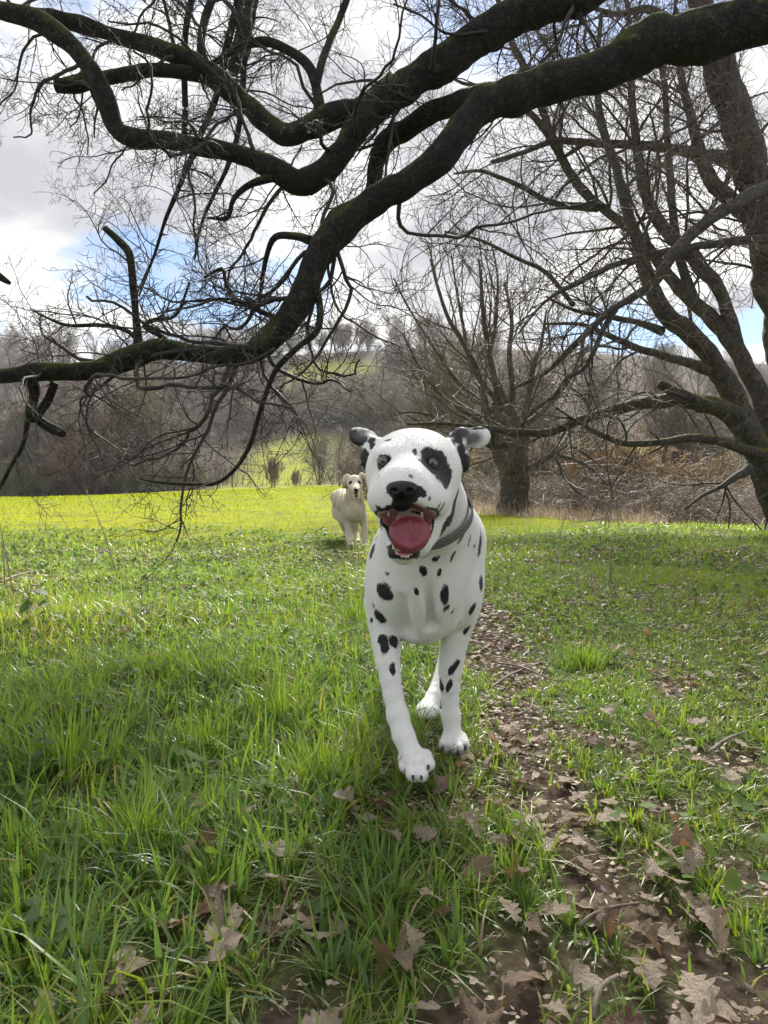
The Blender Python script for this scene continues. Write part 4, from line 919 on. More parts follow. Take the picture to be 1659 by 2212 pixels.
def eyeball(parent, c, r, look, iris=(0.16, 0.13, 0.10)):
    """a small sphere with iris, pupil and wet cornea, mapped by its own axis"""
    n, m_ = 20, 28; V = []; 
    A = frame(look, (0, 0, 1))
    for i in range(n + 1):
        th = math.pi * i / n
        for j in range(m_):
            ph = 2 * math.pi * j / m_; V.append((math.sin(th) * math.cos(ph), math.sin(th) * math.sin(ph), math.cos(th)))
    V = np.array(V); Q = [(i * m_ + j, i * m_ + (j + 1) % m_, (i + 1) * m_ + (j + 1) % m_, (i + 1) * m_ + j) for i in range(n) for j in range(m_)]
    th = np.degrees(np.arccos(np.clip(V[:, 2], -1, 1)))
    W = V * r; W[:, 2] += r * 0.10 * np.clip(1 - th / 38, 0, 1)
    me = mesh_np('eye', W @ A, None, np.array(Q)[:, ::-1], {'ang': th / 90})
    if 'eye_' + str(iris) not in EYEM:
        q = Mat('eye'); a = q.attr('ang')
        q.princ(q.ramp(a, [(0.0, (0.004, 0.004, 0.005)), (0.17, (0.004, 0.004, 0.005)), (0.20, iris), (0.44, tuple(x * 0.7 for x in iris)), (0.50, (0.02, 0.015, 0.015)), (0.60, (0.06, 0.05, 0.05))]), 0.12, None, 0.4, Coat_Weight=0.5, Coat_Roughness=0.02)
        EYEM['eye_' + str(iris)] = q.m
    return obj('eye', me, EYEM['eye_' + str(iris)], parent, tuple(c))
EYEM = {}

def make_dalmatian():
    px = lambda n, d: n * d / FP
    S = Sdf((-0.16, 0.93, -0.02), (0.34, 2.42, 0.72), 0.0038)
    # torso
    S.ell(P(914, 1222, 1.60), (.104, .20, .140), .03)
    S.ell((.104, 1.80, .42), (.100, .27, .135), .05)
    S.cone((.126, 1.92, .455), (.142, 2.10, .465), .092, .086, .06)
    S.ell((.142, 2.12, .45), (.092, .12, .105), .05)
    S.ell(P(915, 1245, 1.445), (.060, .050, .080), .05)            # breast
    S.ell(P(832, 1262, 1.51), (.039, .070, .090), .035)            # shoulders
    S.ell(P(1000, 1262, 1.565), (.040, .075, .092), .035)
    S.ell(P(908, 1335, 1.53), (.045, .08, .045), .05)              # keel
    S.cone(P(948, 1225, 1.435), P(966, 1335, 1.50), .012, .016, .025)   # folds of the breast
    S.cone(P(905, 1228, 1.400), P(898, 1345, 1.475), .014, .016, .03)
    S.cone(P(925, 1250, 1.375), P(930, 1345, 1.44), .006, .010, .016, 'sub')
    S.cone(P(868, 1300, 1.41), P(880, 1362, 1.46), .009, .013, .02, 'sub')
    # neck
    S.cone(P(908, 1035, 1.235), P(920, 1165, 1.47), .055, .080, .05)
    S.cone(P(930, 1066, 1.29), P(966, 1158, 1.57), .042, .074, .04)
    # front legs
    S.chain([(P(834, 1305, 1.51), .043), (P(832, 1375, 1.49), .0265), (P(838, 1430, 1.47), .0215), (P(849, 1500, 1.45), .0168), (P(859, 1545, 1.44), .0195), (P(872, 1590, 1.425), .0190), (P(890, 1634, 1.41), .0200)], .016)
    S.chain([(P(990, 1310, 1.575), .045), (P(984, 1372, 1.57), .0275), (P(973, 1448, 1.575), .0225), (P(972, 1512, 1.58), .0165), (P(974, 1545, 1.58), .0182), (P(978, 1590, 1.575), .0170)], .018)
    # front paws: pad and four toes each
    S.ell(P(899, 1644, 1.402), (.0235, .028, .019), .012)
    TOE = []
    for u, v, d, r in ((876, 1656, 1.396, .0112), (892, 1673, 1.370, .0122), (910, 1674, 1.367, .0122), (925, 1651, 1.385, .0118)):
        S.cone(P(u - 5, v - 20, d + .026), P(u, v, d), r * .9, r, .0035); TOE.append((u, v, d, r))
    S.ell(P(981, 1600, 1.565), (.0225, .026, .017), .012)
    for u, v, d, r in ((959, 1610, 1.550, .0108), (972, 1620, 1.528, .0116), (989, 1620, 1.528, .0116), (1003, 1609, 1.550, .0108)):
        S.cone(P(u + (981 - u) * .25, v - 19, d + .026), P(u, v, d), r * .85, r, .0035); TOE.append((u, v, d, r))
    # hind legs
    S.chain([((.155, 2.08, .43), .080), ((.172, 1.95, .31), .052), ((.174, 2.04, .19), .028), ((.172, 2.07, .135), .023), ((.145, 1.99, .075), .0205), ((.117, 1.915, .040), .022)], .03)
    S.ell((.106, 1.885, .034), (.028, .042, .021), .015)
    for dx in (-.022, -.008, .008, .022): S.cone((.107 + dx, 1.865, .034), (.104 + dx * 1.1, 1.846 + abs(dx) * .6, .030), .012, .0105, .006)
    S.chain([((.115, 2.08, .43), .075), ((.062, 1.96, .31), .046), ((.030, 2.08, .19), .026), ((.022, 2.12, .135), .021), ((.022, 2.05, .07), .020), ((.022, 2.0, .037), .021)], .03)
    S.ell((.022, 1.975, .030), (.026, .04, .020), .015)
    # tail
    S.chain([((.148, 2.20, .50), .024), ((.16, 2.28, .505), .015), ((.175, 2.37, .48), .009)], .02)
    # head
    S.ell(P(868, 1004, 1.165), (.0465, .072, .0470), .03)
    S.ell(P(920, 1004, 1.168), (.0465, .072, .0470), .03)
    S.ell(P(894, 1018, 1.19), (.060, .075, .054), .03)
    S.ell(P(834, 1040, 1.165), (.0220, .045, .034), .03)           # cheeks
    S.ell(P(945, 1040, 1.175), (.0240, .050, .038), .03)
    S.ell(P(940, 1095, 1.175), (.020, .045, .036), .03)
    S.ell(P(838, 982, 1.108), (.018, .018, .011), .02)             # brows
    S.ell(P(926, 984, 1.110), (.018, .018, .011), .02)
    S.cone(P(886, 1052, 1.120), P(872, 1066, 1.046), .046, .034, .03)   # muzzle
    S.cone(P(886, 1028, 1.120), P(871, 1050, 1.045), .032, .026, .025)
    S.ell(P(842, 1079, 1.072), (.0225, .036, .0180), .035)         # flews
    S.ell(P(909, 1081, 1.076), (.0250, .038, .0190), .035)
    S.ell(P(825, 1080, 1.110), (.015, .03, .019), .024)
    S.ell(P(936, 1084, 1.115), (.016, .03, .019), .024)
    S.cone(P(890, 1118, 1.165), P(873, 1190, 1.078), .045, .0195, .02)   # lower jaw
    S.ell(P(872, 1193, 1.066), (.0215, .020, .0125), .012)
    S.cone(P(925, 1110, 1.17), P(905, 1175, 1.12), .032, .016, .02)
    S.cone(P(821, 1106, 1.125), P(843, 1178, 1.085), .0075, .0055, .006)     # stretched lips at the sides
    S.cone(P(945, 1106, 1.130), P(910, 1180, 1.09), .0085, .0065, .006)
    # mouth hollow
    M = frame((0, 0, 1), (0, 1, 0))
    S.ell(P(881, 1121, 1.05), (.0435, .080, .0125), .004, 'sub')
    S.cone(P(882, 1137, 1.01), P(886, 1130, 1.12), .0318, .027, .005, 'sub')
    S.cone(P(875, 1160, 1.02), P(880, 1150, 1.10), .0200, .014, .008, 'sub')
    S.cone(P(872, 1178, 1.03), P(876, 1166, 1.10), .0155, .010, .006, 'sub')
    # eye sockets
    def hit(u, v, d=0.95):
        while d < 1.3 and S.val(P(u, v, d)) > 0: d += .0005
        return d
    EL = P(828.5, 999, hit(828.5, 999) + .0056); ER = P(932.5, 1002.5, hit(932.5, 1002.5) + .0056)
    for c in (EL, ER): S.ell(c + np.array((0, -.004, 0)), (.0106, .010, .0072), .003, 'sub')
    # ears: left folded back with the tip flung outwards, right flung up with its underside showing
    n_ = (0.15, -0.8, 0.55)
    S.cone(P(812, 975, 1.20), P(800, 1000, 1.21), .013, .010, .012)
    S.ell(P(793, 990, 1.205), (.0100, .012, .0190), .010)
    S.ell(P(787, 996, 1.205), (.0060, .010, .0120), .008)
    S.cone(P(822, 962, 1.195), P(792, 950, 1.215), .0105, .010, .012)
    S.ell(P(787, 946, 1.222), (.0165, .0240, .0062), .008, M=frame((0.1, -0.95, 0.30), P(757, 938, 1.22) - P(818, 952, 1.22)))
    S.ell(P(772, 941, 1.222), (.0150, .0125, .0060), .006, M=frame((0.1, -0.95, 0.30), P(757, 946, 1.22) - P(790, 930, 1.22)))
    S.cone(P(972, 968, 1.195), P(997, 940, 1.215), .0125, .0095, .014)
    S.ell(P(986, 950, 1.212), (.014, .024, .007), .01, M=frame((0.2, -0.9, 0.2), P(1000, 930, 1.2) - P(972, 968, 1.2)))
    S.ell(P(1024, 945, 1.222), (.0168, .0250, .0058), .008, M=frame((-0.15, -0.9, -0.25), P(1058, 938, 1.21) - P(996, 944, 1.22)))
    S.ell(P(1039, 943, 1.220), (.0158, .0130, .0058), .008, M=frame((-0.15, -0.9, -0.25), (1, 0, 0.1)))
    S.ell(P(999, 988, 1.205), (.0100, .012, .0225), .010)
    S.ell(P(1004, 1003, 1.207), (.0065, .010, .0110), .008)
    V, Q = S.surface(); V = smooth_mesh(V, Q, 2, 0.35); Nn = vnormals(V, Q)
    # ---- markings
    spot = np.full(len(V), -1.0)
    def mark(u, v, ru, rv, rot=0.0, tol=3.0, depth=None):
        nonlocal spot
        k = seen(V, Nn, u, v, tol); c, nn = V[k], Nn[k]; d = c[1]
        if nn[1] > -0.12: nn = norm(np.array((nn[0], -0.12, nn[2])))
        ca, sa = math.cos(R(rot)), math.sin(R(rot))
        a = np.array((ca, 0, sa)); b = np.array((-sa, 0, ca)); q = V - c
        e1 = a - nn * (a @ nn); l1 = np.linalg.norm(e1); e2 = b - nn * (b @ nn); l2 = np.linalg.norm(e2)
        e1 /= l1; e2 /= l2
        r1, r2 = px(ru, d) / max(l1, .3), px(rv, d) / max(l2, .3)
        # solve for the two tangent coordinates in a basis that may not be square
        g12 = e1 @ e2; A1, A2 = q @ e1, q @ e2; D = 1 - g12 * g12
        s1, s2 = (A1 - g12 * A2) / D, (A2 - g12 * A1) / D; dn = q @ nn
        val = 1.16 - np.sqrt((s1 / r1) ** 2 + (s2 / r2) ** 2 + (dn / (max(r1, r2) * 1.2 + .004)) ** 2)
        spot = np.maximum(spot, np.clip(val * 1.0, -1, 1))
    for q in ((830.7, 1276, 17, 17), (835.5, 1236, 5.5, 3.2), (914.7, 1233, 7.5, 11, 15), (950, 1237, 4.5, 8.5), (901.5, 1275, 5, 9, 10), (962.7, 1284, 9.5, 19, 12), (1041, 1257, 5, 15, -5), (964, 1314, 7, 7), (981, 1320, 5, 4),
              (1022, 1315.6, 5.5, 14, -18), (993, 1347, 5.5, 3), (1010, 1361, 6, 10), (820, 1333.6, 11, 12), (805.5, 1306.5, 3, 3), (801, 1338, 3, 5), (825.4, 1378, 10, 11), (829, 1400, 8, 10), (852, 1383, 8, 13), (851, 1444, 5.5, 13),
              (982, 1443, 6.5, 20, -32), (970, 1481, 5, 15, -20), (949, 1478, 4.5, 11, -12), (801.5, 1190, 4, 16, -6), (812, 1159, 2.5, 6), (821, 1144, 2, 5), (816, 1028, 4, 8, -15), (896.6, 975, 4.8, 7.5), (888, 1028, 3, 2.5),
              (908, 1058, 8, 11, 45), (914, 1064, 5.5, 7, 30), (929.5, 1076, 2.4, 5.2), (959, 1094, 5, 6.5), (1004.6, 1151, 7, 18, 8), (1016, 1167, 4, 9, 15), (1040, 1172, 4.5, 25), (1020, 1096, 3.5, 13, 25), (981.8, 1197, 3, 9, -10), (977, 1208, 2.2, 8), (1027, 1180, 2.2, 5),
              (986, 1080, 7, 24, -8), (980, 1115, 7, 22, -10), (961, 1140, 5, 22, -24), (943, 1206, 8, 6), (972, 1128, 4, 10),
              (944, 1004, 27, 36, 25), (932, 985, 20, 20), (960, 1028, 15, 25, 15), (924, 1008, 12, 14),          # the eye patch
              (866, 1085, 20, 13), (862, 1096, 18, 7), (869, 1062, 31, 16),                                      # under the nose
              (817, 1099, 5, 9, 20), (830, 1108, 12, 3.5, -20), (900, 1107, 14, 3, -8), (930, 1108, 12, 3.5, 10), (946, 1100, 8, 7), (941, 1112, 5, 9)): mark(*q)
    for c, r_ in ((EL, np.array((.0150, .016, .0118))), (ER, np.array((.014, .016, .013)))): spot = np.maximum(spot, np.clip(1.05 - np.linalg.norm((V - c) / r_, axis=1), -1, 1))
    def blob(u, v, d, ru, rv, rd=.03):
        return 1 - np.linalg.norm((V - P(u, v, d)) / np.array((px(ru, d), rd, px(rv, d))), axis=1)
    grey = np.full(len(V), -1.0)
    for q in ((792, 992, 1.205, 17, 24), (806, 966, 1.20, 9, 10), (763, 946, 1.22, 16, 17), (782, 953, 1.22, 24, 12), (805, 955, 1.21, 12, 10), (838, 951, 1.12, 8, 3),
              (980, 955, 1.21, 20, 20), (994, 934, 1.21, 20, 15), (1006, 1000, 1.205, 16, 22), (993, 975, 1.2, 12, 18), (1030, 924, 1.215, 26, 5), (988, 1010, 1.19, 6, 14)): spot = np.maximum(spot, blob(*q))
    for q in ((784, 940, 1.22, 32, 22), (1010, 947, 1.22, 34, 24), (1024, 946, 1.22, 24, 20), (1006, 968, 1.21, 10, 14)): grey = np.maximum(grey, blob(*q))
    # the lower lip
    lip = np.array(P(873, 1198, 1.055)); 
    jaw = (V[:, 1] < 1.12) & (V[:, 2] < P(0, 1178, 1.06)[2]) & (V[:, 2] > P(0, 1206, 1.06)[2] - .001) & (Nn[:, 1] < 0.3)
    spot[jaw] = np.maximum(spot[jaw], np.clip(0.5 - (P(0, 1206, 1.055)[2] - V[jaw, 2]) / .004 * 0.5 - 0.0, -1, 0.5) * 0 + np.where(np.abs(V[jaw, 0] - lip[0]) < .0235, 0.35, -1))
    # spots over the flanks and back that the lens does not see
    rg = random.Random(4); placed = []
    cand = [i for i in range(0, len(V), 37) if V[i, 1] > 1.62 and V[i, 2] > 0.16]
    rg.shuffle(cand)
    for i in cand:
        c = V[i]
        if Nn[i] @ norm(np.array((0, 0, CH)) - c) > -0.05 and V[i, 1] < 1.75: continue
        if any(np.linalg.norm(c - q) < 0.048 for q in placed): continue
        placed.append(c); q = V - c; rr_ = rg.uniform(.008, .019)
        spot = np.maximum(spot, np.clip(1 - np.linalg.norm(q * np.array((1, rg.uniform(.7, 1), rg.uniform(.8, 1.2))), axis=1) / rr_, -1, 1))
        if len(placed) > 90: break
    # mouth lining: surface that faces into the hollow
    cavd = np.full(len(V), 1.0)
    for (a, b, ra, rb) in ((P(882, 1137, 1.01), P(886, 1130, 1.12), .0318, .027), (P(875, 1160, 1.02), P(880, 1150, 1.10), .0200, .014), (P(872, 1178, 1.03), P(876, 1166, 1.10), .0155, .010)):
        e = b - a; t = np.clip((V - a) @ e / (e @ e), 0, 1); cavd = np.minimum(cavd, np.linalg.norm(V - a - t[:, None] * e, axis=1) - (ra + (rb - ra) * t))
    er = np.array((.0435, .080, .0125)); q = (V - P(881, 1121, 1.05)) / er; k0 = np.linalg.norm(q, axis=1); k1 = np.linalg.norm(q / er, axis=1); cavd = np.minimum(cavd, k0 * (k0 - 1) / (k1 + 1e-6))
    front = V[:, 1] < 1.135
    pink = np.where(front & (V[:, 1] > 1.03), np.clip(1.0 - (cavd - .0016) / .003, 0, 1), 0.0)
    lipb = np.where(front & (V[:, 2] < P(0, 1094, 1.08)[2]), 1 - np.abs(cavd - .0046) / .0022, -1)
    spot = np.maximum(np.where(pink > .6, -1, spot), np.where(pink > .6, -1, lipb * .8))
    dirt = np.zeros(len(V))
    for (c, r_) in ((P(972, 1624, 1.525), .026), (P(989, 1626, 1.525), .026), (P(958, 1618, 1.54), .016), (P(1003, 1616, 1.54), .016), (P(905, 1692, 1.37), .020)):
        dirt = np.maximum(dirt, 1 - np.linalg.norm(V - c, axis=1) / r_)
    base = np.array((.10, 1.65, 0.0)); base[2] = float(gz(base[0], base[1]))
    root = empty('dalmatian_dog', tuple(base))
    tag(root, 'white black spotted dog with eye patch running open mouthed over the grass', 'dog', 'dogs running in the meadow')
    body = obj('body', mesh_np('dalmatian_body', V - base, None, Q, {'spot': spot, 'pink': pink, 'dirt': dirt, 'grey': grey}), coat_mat, root)
    # short coat
    g = np.random.default_rng(12); nh = 190000
    qa = np.linalg.norm(np.cross(V[Q[:, 2]] - V[Q[:, 0]], V[Q[:, 3]] - V[Q[:, 1]]), axis=1); near = V[Q[:, 0], 1] < 1.75
    pr = qa * np.where(near, 1.0, .25) * np.where(pink[Q[:, 0]] > .2, 0, 1); fi = g.choice(len(Q), nh, p=pr / pr.sum())
    w_ = g.dirichlet((1, 1, 1, 1), nh); pick = lambda A: sum(A[Q[fi, k]] * (w_[:, k][:, None] if A.ndim > 1 else w_[:, k]) for k in range(4))
    p = pick(V); nn = pick(Nn); nn /= np.linalg.norm(nn, axis=1)[:, None]
    head = (p[:, 1] < 1.24) & (p[:, 2] > .43)
    nose_c = P(869, 1056, 1.0); fl = np.where(head[:, None], (p - nose_c) * np.array((1, .8, 1)) / .08 + np.array((0, .35, 0)), np.array((0, .6, -1.0)))
    fl = fl + g.normal(0, .30, (nh, 3)); fl -= nn * np.sum(fl * nn, 1)[:, None]; fl /= np.linalg.norm(fl, axis=1)[:, None] + 1e-9
    ln = g.uniform(.003, .0060, nh) * np.where(head, .75, 1.15); sdv = np.cross(fl, nn); hw = g.uniform(.0004, .0008, nh)
    mid = p + fl * ln[:, None] * .6 + nn * (ln * .22)[:, None]; tip = p + fl * ln[:, None] + nn * (ln * .24)[:, None]; root_ = p - nn * .0006
    HV = np.stack([root_ + sdv * hw[:, None], root_ - sdv * hw[:, None], tip], 1).reshape(-1, 3) - base
    HT = np.arange(nh * 3).reshape(-1, 3)
    o = obj('short_fur', mesh_np('short_fur', HV, HT, None, {'spot': np.repeat(pick(spot), 3), 'pink': np.zeros(nh * 3), 'dirt': np.repeat(pick(dirt), 3), 'grey': np.repeat(pick(grey), 3)}), coat_mat, body); o['kind'] = 'stuff'
    def part(name, S2, mat, it=1, parent=root):
        v, q = S2.surface(); v = smooth_mesh(v, q, it, .4)
        return obj(name, mesh_np(name, v - base, None, q), mat, parent)
    # nose
    T = Sdf(P(815, 1115, 1.07) - .005 - np.array((0, .09, 0)), P(925, 1015, 1.07) + .005, .0011)
    T.ell(P(869.5, 1054, 1.022), (.0228, .0190, .0108), .006)
    T.ell(P(869, 1061, 1.015), (.0185, .0170, .0105), .006)
    T.ell(P(867, 1085, 1.022), (.0155, .0125, .0125), .008)
    for u, q in ((850, -1), (886, 1)):
        T.ell(P(u, 1060, 0.999), (.0056, .0075, .0036), .003, 'sub'); T.cone(P(u, 1061, 1.0), P(u + 9 * q, 1066, 1.0), .0025, .0015, .003, 'sub')
    T.cone(P(868, 1066, .996), P(867, 1102, 1.006), .0016, .0016, .003, 'sub')
    part('nose', T, nose_mat, 1)
    # tongue: a curled cup with a bright rim
    T = Sdf(P(825, 1200, 1.09) - .01 - np.array((0, .09, 0)), P(945, 1100, 1.09) + .01, .0012)
    tm_ = frame((0.05, -1, .30), (0, .3, 1))
    T.ell(P(886, 1149, 1.052), (.0280, .0222, .0085), .004, M=tm_)
    T.cone(P(885, 1160, 1.056), P(882, 1176, 1.10), .022, .013, .012)
    T.ell(P(886, 1150, 1.030), (.0200, .0150, .0150), .012, 'sub', M=tm_)
    T.cone(P(889, 1126, 1.046), P(885, 1178, 1.038), .0006, .0012, .005, 'sub')
    T.ell(P(882, 1176, 1.060), (.020, .010, .008), .010)
    tg = part('tongue', T, tongue_mat, 2)
    ring = []
    for i in range(41):
        a = R(-30 + 190 * i / 40); ring.append((*(P(886, 1149, 1.0475) + tm_[0] * .0272 * math.cos(a) + tm_[1] * .0214 * math.sin(a)), .0011))
    me = tubes_mesh('tongue_rim', [np.array(ring)], 8); me.transform(Matrix.Translation(-Vector(base)))
    obj('tongue_rim', me, tongue_rim_mat, tg)
    # teeth in the lower jaw, two upper ones at the side
    def tooth(c, h, r_, lean=0):
        a = np.array([(*(c + np.array((0, 0, -h * .5))), r_), (*c, r_ * .95), (*(c + np.array((lean, -.0005, h * .6))), r_ * .6), (*(c + np.array((lean * 1.6, 0, h))), r_ * .12)])
        me = tubes_mesh('tooth', [catmull(a, h * .25)], 8); me.transform(Matrix.Translation(-Vector(base))); obj('tooth', me, tooth_mat, root)
    for i in range(6):
        t = (i - 2.5) / 2.5; tooth(P(872 + 13.5 * t, 1186.5 - 1.2 * t * t, 1.050 + .003 * t * t), .0062, .0019)
    tooth(P(851, 1183, 1.058), .0105, .0024, -.001); tooth(P(893, 1182, 1.058), .0105, .0024, .001)
    tooth(P(911, 1110, 1.060), -.0055, .0020)
    tooth(P(839, 1108, 1.064), -.0050, .0019)
    for (u, v, d, r) in TOE:
        c = P(u, v + 2, d - r * .75); a = np.array([(*c, .0030), (*(c + np.array((0, -.004, -.002))), .0026), (*(c + np.array((0, -.0075, -.0065))), .0008)])
        me = tubes_mesh('claw', [catmull(a, .002)], 7); me.transform(Matrix.Translation(-Vector(base))); obj('claw', me, lip_mat, root)
    EYEB = [(EL, (-.10, -1, .02)), (ER, (.02, -1, .0))]
    for c, look in EYEB:
        e = eyeball(root, c - base + np.array((0, .0004, 0)), .0090, look, (0.13, 0.105, 0.08))
    # collar: a strap laid snugly round the neck
    c0 = P(918, 1132, 1.335); ax = norm(np.array((.12, .82, -.56)))
    ux = norm(np.cross(ax, (0, 0, 1))); uz = np.cross(ux, ax); rings = []
    nn = 72
    for i in range(nn):
        a = 2 * math.pi * i / nn; dr = ux * math.cos(a) + uz * math.sin(a); row = []
        for off in (-.0095, -.0075, .0075, .0095):
            t = .04
            while t < .088 and S.val(c0 + ax * off + dr * t) < 0.0: t += .001
            row.append(t)
        rings.append((dr, max(row)))
    rad = np.array([q[1] for q in rings]); rad = np.array([max(rad[(i + k) % nn] for k in (-2, -1, 0, 1, 2)) for i in range(nn)])
    for _ in range(6): rad = (np.roll(rad, 1) + rad + np.roll(rad, -1)) / 3
    Vv = []
    for i, (dr, _) in enumerate(rings):
        for off, ex in ((-.0105, .0), (-.0105, .0035), (.0105, .0035), (.0105, .0)): Vv.append(c0 + ax * off + dr * (rad[i] + ex) - base)
    Qq = [(i * 4 + j, i * 4 + (j + 1) % 4, ((i + 1) % nn) * 4 + (j + 1) % 4, ((i + 1) % nn) * 4 + j) for i in range(nn) for j in range(4)]
    cl = obj('collar', mesh_np('collar', Vv, None, Qq, smooth=False), collar_mat, root)
    i = min(range(nn), key=lambda k: (rings[k][0])[2]); dr = rings[i][0]; bc = c0 + dr * (rad[i] + .006)
    rg_ = np.array([(*(bc + dr * .009 + ax * .0 + (ux * math.cos(t) + dr * math.sin(t)) * .008), .0013) for t in np.linspace(0, 2 * math.pi, 17)])
    me = tubes_mesh('collar_ring', [rg_], 6); me.transform(Matrix.Translation(-Vector(base))); obj('collar_ring', me, metal_mat, cl)
    return root, S
if DEV != 'tree': DAL, DS = make_dalmatian()

# --- the pale long-coated dog behind
def make_retriever():
    d = 6.6
    S = Sdf(P(690, 1200, 7.0) - np.array((0, 1.3, 0.04)) + np.array((0, 0.45, 0)), P(815, 1010, 6.6) + np.array((0, .95, .03)), 0.0078)
    Q3 = lambda u, v, dd=0.0: P(u, v, d + dd)
    S.ell(Q3(764, 1105, .05), (.086, .17, .122), .03)                         # chest
    S.ell(Q3(753, 1093, .32), (.098, .30, .118), .05)
    S.ell(Q3(742, 1088, .62), (.100, .16, .115), .06)
    S.cone(Q3(766, 1068, -.12), Q3(764, 1100, .0), .062, .088, .04)           # neck
    S.ell(Q3(765, 1112, -.08), (.060, .07, .070), .04)
    S.chain([(Q3(749, 1116, .0), .046), (Q3(751, 1140, .0), .030), (Q3(754, 1160, -.02), .022), (Q3(756, 1180, -.05), .024)], .02)
    S.ell(Q3(757, 1183.5, -.08), (.030, .042, .020), .012)
    S.chain([(Q3(780, 1116, .02), .044), (Q3(786, 1140, .04), .028), (Q3(788, 1160, .03), .022), (Q3(789, 1182, .02), .023)], .02)
    S.ell(Q3(789, 1185.5, -.02), (.030, .042, .020), .012)
    S.chain([(Q3(735, 1108, .62), .075), (Q3(742, 1130, .50), .048), (Q3(747, 1150, .64), .028), (Q3(753, 1172, .55), .024)], .03); S.ell(Q3(754, 1174.5, .50), (.028, .042, .020), .012)
    S.chain([(Q3(757, 1112, .62), .070), (Q3(766, 1130, .48), .045), (Q3(768, 1152, .60), .026), (Q3(772, 1173, .48), .024)], .03); S.ell(Q3(772, 1175.5, .44), (.028, .042, .020), .012)
    S.chain([(Q3(737, 1074, .74), .035), (Q3(726, 1076, .90), .038), (Q3(716, 1090, 1.04), .02)], .03)
    # head
    S.ell(Q3(766, 1049, -.17), (.064, .080, .062), .03)
    S.ell(Q3(767, 1056, -.22), (.058, .06, .045), .03)
    S.cone(Q3(767.5, 1060, -.26), Q3(769, 1066, -.35), .043, .030, .02)
    S.cone(Q3(769, 1074, -.22), Q3(770, 1082, -.31), .032, .020, .015)
    S.cone(Q3(769.5, 1074.5, -.40), Q3(769, 1073, -.24), .016, .016, .006, 'sub')
    S.ell(Q3(746, 1048, -.14), (.017, .040, .055), .015, M=frame((1, -.3, .2), (0, 0, 1))[[2, 0, 1]])
    S.cone(Q3(750, 1036, -.16), Q3(742.5, 1060, -.14), .022, .012, .015)
    S.cone(Q3(781, 1033, -.15), Q3(787.5, 1036, -.14), .022, .020, .015)
    S.cone(Q3(787, 1036, -.15), Q3(788, 1052, -.14), .019, .011, .012)
    for u, v in ((757.5, 1050.5), (776.5, 1049.5)): S.ell(Q3(u, v, -.255), (.013, .02, .011), .008, 'sub')
    V, Q = S.surface(); V = smooth_mesh(V, Q, 2, .4); Nn = vnormals(V, Q)
    base = np.array(((765 - CU) / FP * d, d, 0)); base[2] = float(gz(base[0], base[1]))
    low = V[:, 2].min(); V[:, 2] += base[2] - 0.005 - low; dz = base[2] - .005 - low
    shift = np.array((0, 0, dz))
    root = empty('pale_dog', tuple(base)); tag(root, 'cream long haired dog trotting behind with its mouth open and ears lifted', 'dog', 'dogs running in the meadow')
    m = Mat('cream_coat'); n = m.noise(30, 5, .6); n2 = m.noise(160, 3, .6)
    k = m.attr('dark')
    c = m.mix(m.mapr(n, .3, .7), (0.66, 0.58, 0.45), (0.84, 0.77, 0.64)); c = m.mix(m.mapr(n2, .4, .8, 0, .5), c, (0.42, 0.34, 0.25))
    c = m.mix(m.mapr(m.attr('lock'), .5, 1, 0, .28), c, (0.34, 0.26, 0.17)); c = m.mix(m.mapr(m.attr('lock'), .0, .5, .4, 0), c, (0.85, 0.80, 0.68)); c = m.mix(m.attr('ear'), c, (0.30, 0.19, 0.11)); c = m.mix(k, c, (0.02, 0.015, 0.014))
    m.princ(c, .8, m.bump(n2, .6, .01), .2); cream = m.m
    dark = np.zeros(len(V)); ear = np.zeros(len(V))
    for (c_, r_) in ((Q3(757.5, 1050.5, -.25), .020), (Q3(776.5, 1049.5, -.25), .020), (Q3(769.5, 1074, -.32), .030), (Q3(756, 1074, -.27), .013), (Q3(782, 1072, -.27), .013), (Q3(770, 1086, -.33), .012)):
        dark = np.maximum(dark, sstep(1.15, .8, np.linalg.norm(V - c_ - shift, axis=1) / r_))
    for (c_, r_) in ((Q3(744.5, 1054, -.13), .050), (Q3(788, 1046, -.13), .042)): ear = np.maximum(ear, .75 * sstep(1.2, .6, np.linalg.norm(V - c_ - shift, axis=1) / r_))
    body = obj('body', mesh_np('pale_body', V - base, None, Q, {'dark': dark, 'ear': ear, 'lock': np.full(len(V), .5)}), cream, root)
    # locks of hair lying along the body
    g = np.random.default_rng(6); k = g.integers(0, len(V), 16000); p = V[k]; nn = Nn[k]
    face = (p[:, 1] < d - .13) & (p[:, 2] > P(0, 1090, d)[2] + dz); keep = ~face | (g.random(len(k)) < .12); p, nn = p[keep], nn[keep]; k = k[keep]
    flow = np.array((0, .55, -1.0)) + g.normal(0, .35, (len(p), 3)); flow -= nn * np.sum(flow * nn, 1)[:, None] * .8; flow /= np.linalg.norm(flow, axis=1)[:, None]
    ln = g.uniform(.025, .055, len(p)); ln = np.where(p[:, 2] < base[2] + .26, ln * .4, ln); ln = np.where(face[keep], ln * .4, ln)
    sd_ = np.cross(flow, nn); w_ = g.uniform(.0018, .0045, len(p))
    a0 = p - nn * .004 + sd_ * w_[:, None]; a1 = p - nn * .004 - sd_ * w_[:, None]; mid = p + flow * ln[:, None] * .55 + nn * ln[:, None] * .22; b0 = mid + sd_ * w_[:, None] * .8; b1 = mid - sd_ * w_[:, None] * .8; tip = p + flow * ln[:, None] + nn * ln[:, None] * .14
    VV = np.stack([a0, a1, b1, b0, tip], 1).reshape(-1, 3) - base; i = np.arange(len(p))[:, None] * 5
    TT = np.vstack([i + np.array((0, 1, 2)), i + np.array((0, 2, 3)), i + np.array((3, 2, 4))])
